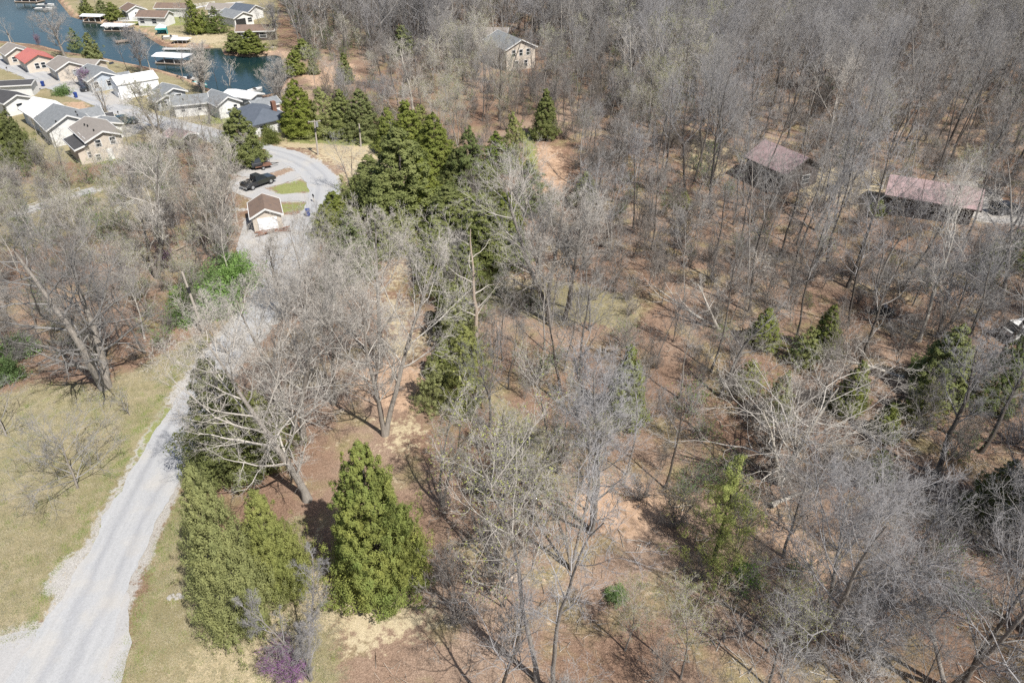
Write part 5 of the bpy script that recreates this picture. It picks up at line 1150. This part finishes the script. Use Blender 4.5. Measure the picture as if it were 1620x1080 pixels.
def scatter_stuff(name, pts, raws, idx, rot, scl, label=None, cat=None):
    src = bpy.data.collections.new(name + '_kinds')
    for i, (v, f, mi, ms) in enumerate(raws):
        src.objects.link(bpy.data.objects.new('%s_kind_%02d' % (name, i), tri_mesh(name, v, f, ms, mi, smooth_=False)))
    me = bpy.data.meshes.new(name); me.vertices.add(len(pts)); me.vertices.foreach_set('co', np.ascontiguousarray(pts, np.float32).ravel())
    me.attributes.new('kind_index', 'INT', 'POINT').data.foreach_set('value', np.ascontiguousarray(idx, np.int32))
    me.attributes.new('turn', 'FLOAT_VECTOR', 'POINT').data.foreach_set('vector', np.ascontiguousarray(rot, np.float32).ravel())
    me.attributes.new('size', 'FLOAT_VECTOR', 'POINT').data.foreach_set('vector', np.ascontiguousarray(scl, np.float32).ravel())
    o = link(name, me); tag(o, label, cat, kind='stuff')
    ng = bpy.data.node_groups.new(name + '_nodes', 'GeometryNodeTree')
    ng.interface.new_socket('Geometry', in_out='INPUT', socket_type='NodeSocketGeometry'); ng.interface.new_socket('Geometry', in_out='OUTPUT', socket_type='NodeSocketGeometry')
    n = ng.nodes; gi = n.new('NodeGroupInput'); go = n.new('NodeGroupOutput'); ip = n.new('GeometryNodeInstanceOnPoints'); ci = n.new('GeometryNodeCollectionInfo')
    mp = n.new('GeometryNodeMeshToPoints')
    ci.inputs['Collection'].default_value = src; ci.inputs['Separate Children'].default_value = True; ci.inputs['Reset Children'].default_value = True
    def att(nm, ty): a = n.new('GeometryNodeInputNamedAttribute'); a.data_type = ty; a.inputs['Name'].default_value = nm; return a.outputs['Attribute']
    l = ng.links; l.new(gi.outputs[0], mp.inputs[0]); l.new(mp.outputs[0], ip.inputs['Points']); l.new(ci.outputs[0], ip.inputs['Instance']); ip.inputs['Pick Instance'].default_value = True
    l.new(att('kind_index', 'INT'), ip.inputs['Instance Index']); l.new(att('turn', 'FLOAT_VECTOR'), ip.inputs['Rotation']); l.new(att('size', 'FLOAT_VECTOR'), ip.inputs['Scale']); l.new(ip.outputs[0], go.inputs[0])
    md = o.modifiers.new('scatter', 'NODES'); md.node_group = ng
    return o

rs = np.random.RandomState(7)
pts = scatter(36000, 15, 520, 4.0, rs)
d = np.hypot(pts[:, 0], pts[:, 1]); order = np.argsort(d); pts = pts[order]
kinds = ['forest0','forest1','forest2','forest3','forest4','forest5','slim','slim2','bud','bud2','pale','oak2']
prob = np.array([.14,.13,.13,.11,.08,.12,.11,.06,.03,.02,.03,.04])
budzone = [gp(p) for p in ([(640,700),(740,640),(900,640),(960,760),(1000,1080),(600,1150)], [(620,100),(780,100),(800,260),(700,260)], [(980,140),(1130,150),(1120,270),(960,260)])]
REG = [('tall bare tree around the yards of the faded red roofs in the right wood', 'bare trees around the faded red roofs'),
       ('slim bare grey tree on the leafy slope at the lower right', 'bare trees on the lower right slope'),
       ('bare tree in the wood above the central grassy hollow', 'bare trees above the central hollow'),
       ('bare grey tree in the thicket between the left lawn and the houses', 'bare trees in the left thicket'),
       ('bare tree of the belt between the centre and the right wood', 'bare trees right of the centre hollow')]
MARKS = []
for o in COL.objects:
    lb = o.get('label')
    if o.type == 'EMPTY' and lb and 'group' not in o and o.get('category') in ('tree','evergreen tree','shrub','house','garage','fallen tree','utility pole','pickup truck','quad bike') and len(lb.split()) <= 11: MARKS.append((o.location.x, o.location.y, lb))
used_labels = set()
def near_label(x, y):
    best = None
    for mx, my, lb in MARKS:
        dx, dy = x - mx, y - my; dd = math.hypot(dx, dy)
        if dd < 12:
            w = ('right of' if dx > 0 else 'left of') if abs(dx) > abs(dy) else ('right behind' if dy > 0 else 'in front of')
            t = 'bare tree %s the %s' % (w, lb)
            if len(t.split()) <= 16 and t not in used_labels and (best is None or dd < best[0]): best = (dd, t)
    if best: used_labels.add(best[1]); return best[1]
EVP = [(G(*b).x, G(*b).y, px_w(G(*b), w) / 2) for b, t, w, kd, lb in EV]
nind = 0; stuff = []
for (x, y) in pts:
    z = float(height(x, y)); inz = any(poly_sd(np.array([x]), np.array([y]), c)[0] < 0 for c in budzone)
    k = rs.choice(len(kinds), p=prob / prob.sum())
    if inz and rs.rand() < .6: k = kinds.index('bud' if rs.rand() < .6 else 'bud2')
    s = rs.uniform(.70, 1.10)
    if x < -.18 * y and y < 200:
        s *= .62 if y < 88 else .48
        if rs.rand() < .45: k = kinds.index(['bud','bud2','pale','slim2'][rs.randint(4)])
    elif x < 25 and y < 190: s *= .72
    if y < 190 and x > -10 and rs.rand() < (.27 if y > 62 or x < 10 else .36): continue
    if x > 12 and 60 < y < 190 and kinds[k] not in ('slim','slim2','forest2','forest0') and rs.rand() < .65: k = kinds.index(['forest2','forest0','slim','forest2'][rs.randint(4)])
    if y < 66 and x > 8 and rs.rand() < .4: k = kinds.index('forest4' if rs.rand() < .5 else 'oak2'); s *= .95
    if kinds[k] in ('slim','slim2'): s *= 1.05
    if y > 150: s *= 1.05
    if y < 200 and any(0 < ey + 2 - y < (14 if ex > 10 else 12) and abs(x - ex * y / ey) < ew * (1.25 if ex > 10 else .9) + (.6 if ex > 10 else 0) and rs.rand() < .85 for ex, ey, ew in EVP): continue
    rz = rs.uniform(0, 6.28); tl = (rs.normal(0, .05), rs.normal(0, .05)); sz = s * rs.uniform(.88, 1.15)
    zc = (CAM_H - z) * S_ + y * C_; vis = abs(x) < zc * .74 + 3 and y > 26
    if nind < 246 and vis:
        if x < -8 and y > 60 and x < -.18 * y: reg = 3
        elif y < 72: reg = 1
        elif x > 38 and y > 88: reg = 0
        elif x > 16: reg = 4
        else: reg = 2
        nl = near_label(x, y)
        place_tree('bare_tree', V[kinds[k]], (x, y, z), rz, (s, s, sz), nl or REG[reg][0], REG[reg][1], tl); nind += 1
    else: stuff.append((x, y, z, k, tl[0], tl[1], rz, s, sz))
st = np.array(stuff)
scatter_stuff('woodland', st[:, :3], [V[k]['raw'] for k in kinds], st[:, 3], st[:, 4:7], np.stack([st[:, 7], st[:, 7], st[:, 8]], -1),
              'mass of bare grey hardwood trees covering the far slopes', 'woodland')
# undergrowth
u = scatter(16000, 24, 300, 2.3, rs, 1.6); n = len(u); z = height(u[:, 0], u[:, 1])
gd = line_d(u[:, 0], u[:, 1], GULLY)
ui = np.where(rs.rand(n) < .09 + .25 * np.exp(-(gd / 6) ** 2) + .42 * (u[:, 0] < -.2 * u[:, 1]), 2, np.where(rs.rand(n) < .55, 0, 1)); us = rs.uniform(.5, 1.25, n)
keep = rs.rand(n) < np.where(u[:, 0] < 0, .75, np.where(gd < 9, .95, .8)); u, z, ui, us = u[keep], z[keep], ui[keep], us[keep]; n = len(u)
scatter_stuff('undergrowth', np.stack([u[:, 0], u[:, 1], z], -1), [V['brush']['raw'], V['brush2']['raw'], V['brushg']['raw']], ui,
              np.stack([rs.normal(0, .08, n), rs.normal(0, .08, n), rs.uniform(0, 6.28, n)], -1), np.stack([us, us, us], -1), 'brown leafless brush and saplings under the trees', 'undergrowth')
print('trees', len(pts), 'individual', nind, 'brush', n)


rsk = np.random.RandomState(77)
def stick_kind(seed):
    r_ = np.random.RandomState(seed); n_ = 14; P0 = r_.uniform(-.9, .9, (n_, 3)) * np.array([1, 1, 0]) + np.array([0, 0, .04]); D = r_.normal(0, 1, (n_, 3)) * np.array([1, 1, .12]); D /= np.linalg.norm(D, axis=1, keepdims=True)
    v, f = spikes(P0, P0 + D * r_.uniform(.4, 1.6, n_)[:, None], r_.uniform(.012, .035, n_)); return v, f, np.zeros(len(f)), [M['twig_pale'] if seed % 2 else M['dead']]
w = scatter(9000, 22, 130, 1.7, rsk, 6.0); n = len(w)
scatter_stuff('fallen_sticks', np.stack([w[:, 0], w[:, 1], height(w[:, 0], w[:, 1])], -1), [stick_kind(1), stick_kind(2), stick_kind(3)], rsk.randint(0, 3, n),
              np.stack([np.zeros(n), np.zeros(n), rsk.uniform(0, 6.28, n)], -1), np.repeat(rsk.uniform(.5, 1.5, n)[:, None], 3, 1), 'dead sticks littering the leaf-covered ground', 'fallen sticks')
# grass tufts on the lawns
def tuft_kind(seed):
    r_ = np.random.RandomState(seed); n_ = 60; P0 = r_.normal(0, .22, (n_, 3)) * np.array([1, 1, 0]) - np.array([0, 0, .02]); D = r_.normal(0, .5, (n_, 3)) + np.array([0, 0, 1.]); D /= np.linalg.norm(D, axis=1, keepdims=True)
    v, f = spikes(P0, P0 + D * r_.uniform(.06, .17, n_)[:, None], np.full(n_, .014)); return v, f, np.zeros(len(f)), [M[['tuft_tan', 'tuft_green', 'tuft_olive'][seed % 3]]]
M['tuft_tan'] = mat('dry_grass', (.38,.335,.235), (.29,.26,.18), 1, .9, rand=.15); M['tuft_green'] = mat('green_grass', (.17,.21,.06), (.12,.16,.05), 1, .9, rand=.2); M['tuft_olive'] = mat('olive_grass', (.25,.235,.14), (.19,.18,.10), 1, .9, rand=.15)
lawn_in = [gp(LAWN_PX[2]), gp(LAWN_PX[3])]; X = rsk.uniform(-75, 5, 60000); Y = rsk.uniform(22, 85, 60000)
ok = np.zeros(len(X), bool)
for c in lawn_in: ok |= poly_sd(X, Y, c) < .6
for cl, wd_ in ROADS_FOR_MASK[:1]: ok &= line_d(X, Y, cl) > wd_ / 2 + .55
ok &= poly_sd(X, Y, gp(GRAVEL_PX[0])) > -.3
X, Y = X[ok][:22000], Y[ok][:22000]; n = len(X); gz = 0 * X
strip = np.exp(-((line_d(X, Y, ROADS_FOR_MASK[0][0]) - 3.6) / 1.0) ** 2)
scatter_stuff('grass_tufts', np.stack([X, Y, height(X, Y)], -1), [tuft_kind(0), tuft_kind(1), tuft_kind(2)], np.where(rsk.rand(n) < .07 + .6 * strip, 1, np.where(rsk.rand(n) < .5, 0, 2)),
              np.stack([np.zeros(n), np.zeros(n), rsk.uniform(0, 6.28, n)], -1), np.repeat(rsk.uniform(.5, 1.4, n)[:, None], 3, 1), 'short dry and green grass of the roadside lawn', 'grass')
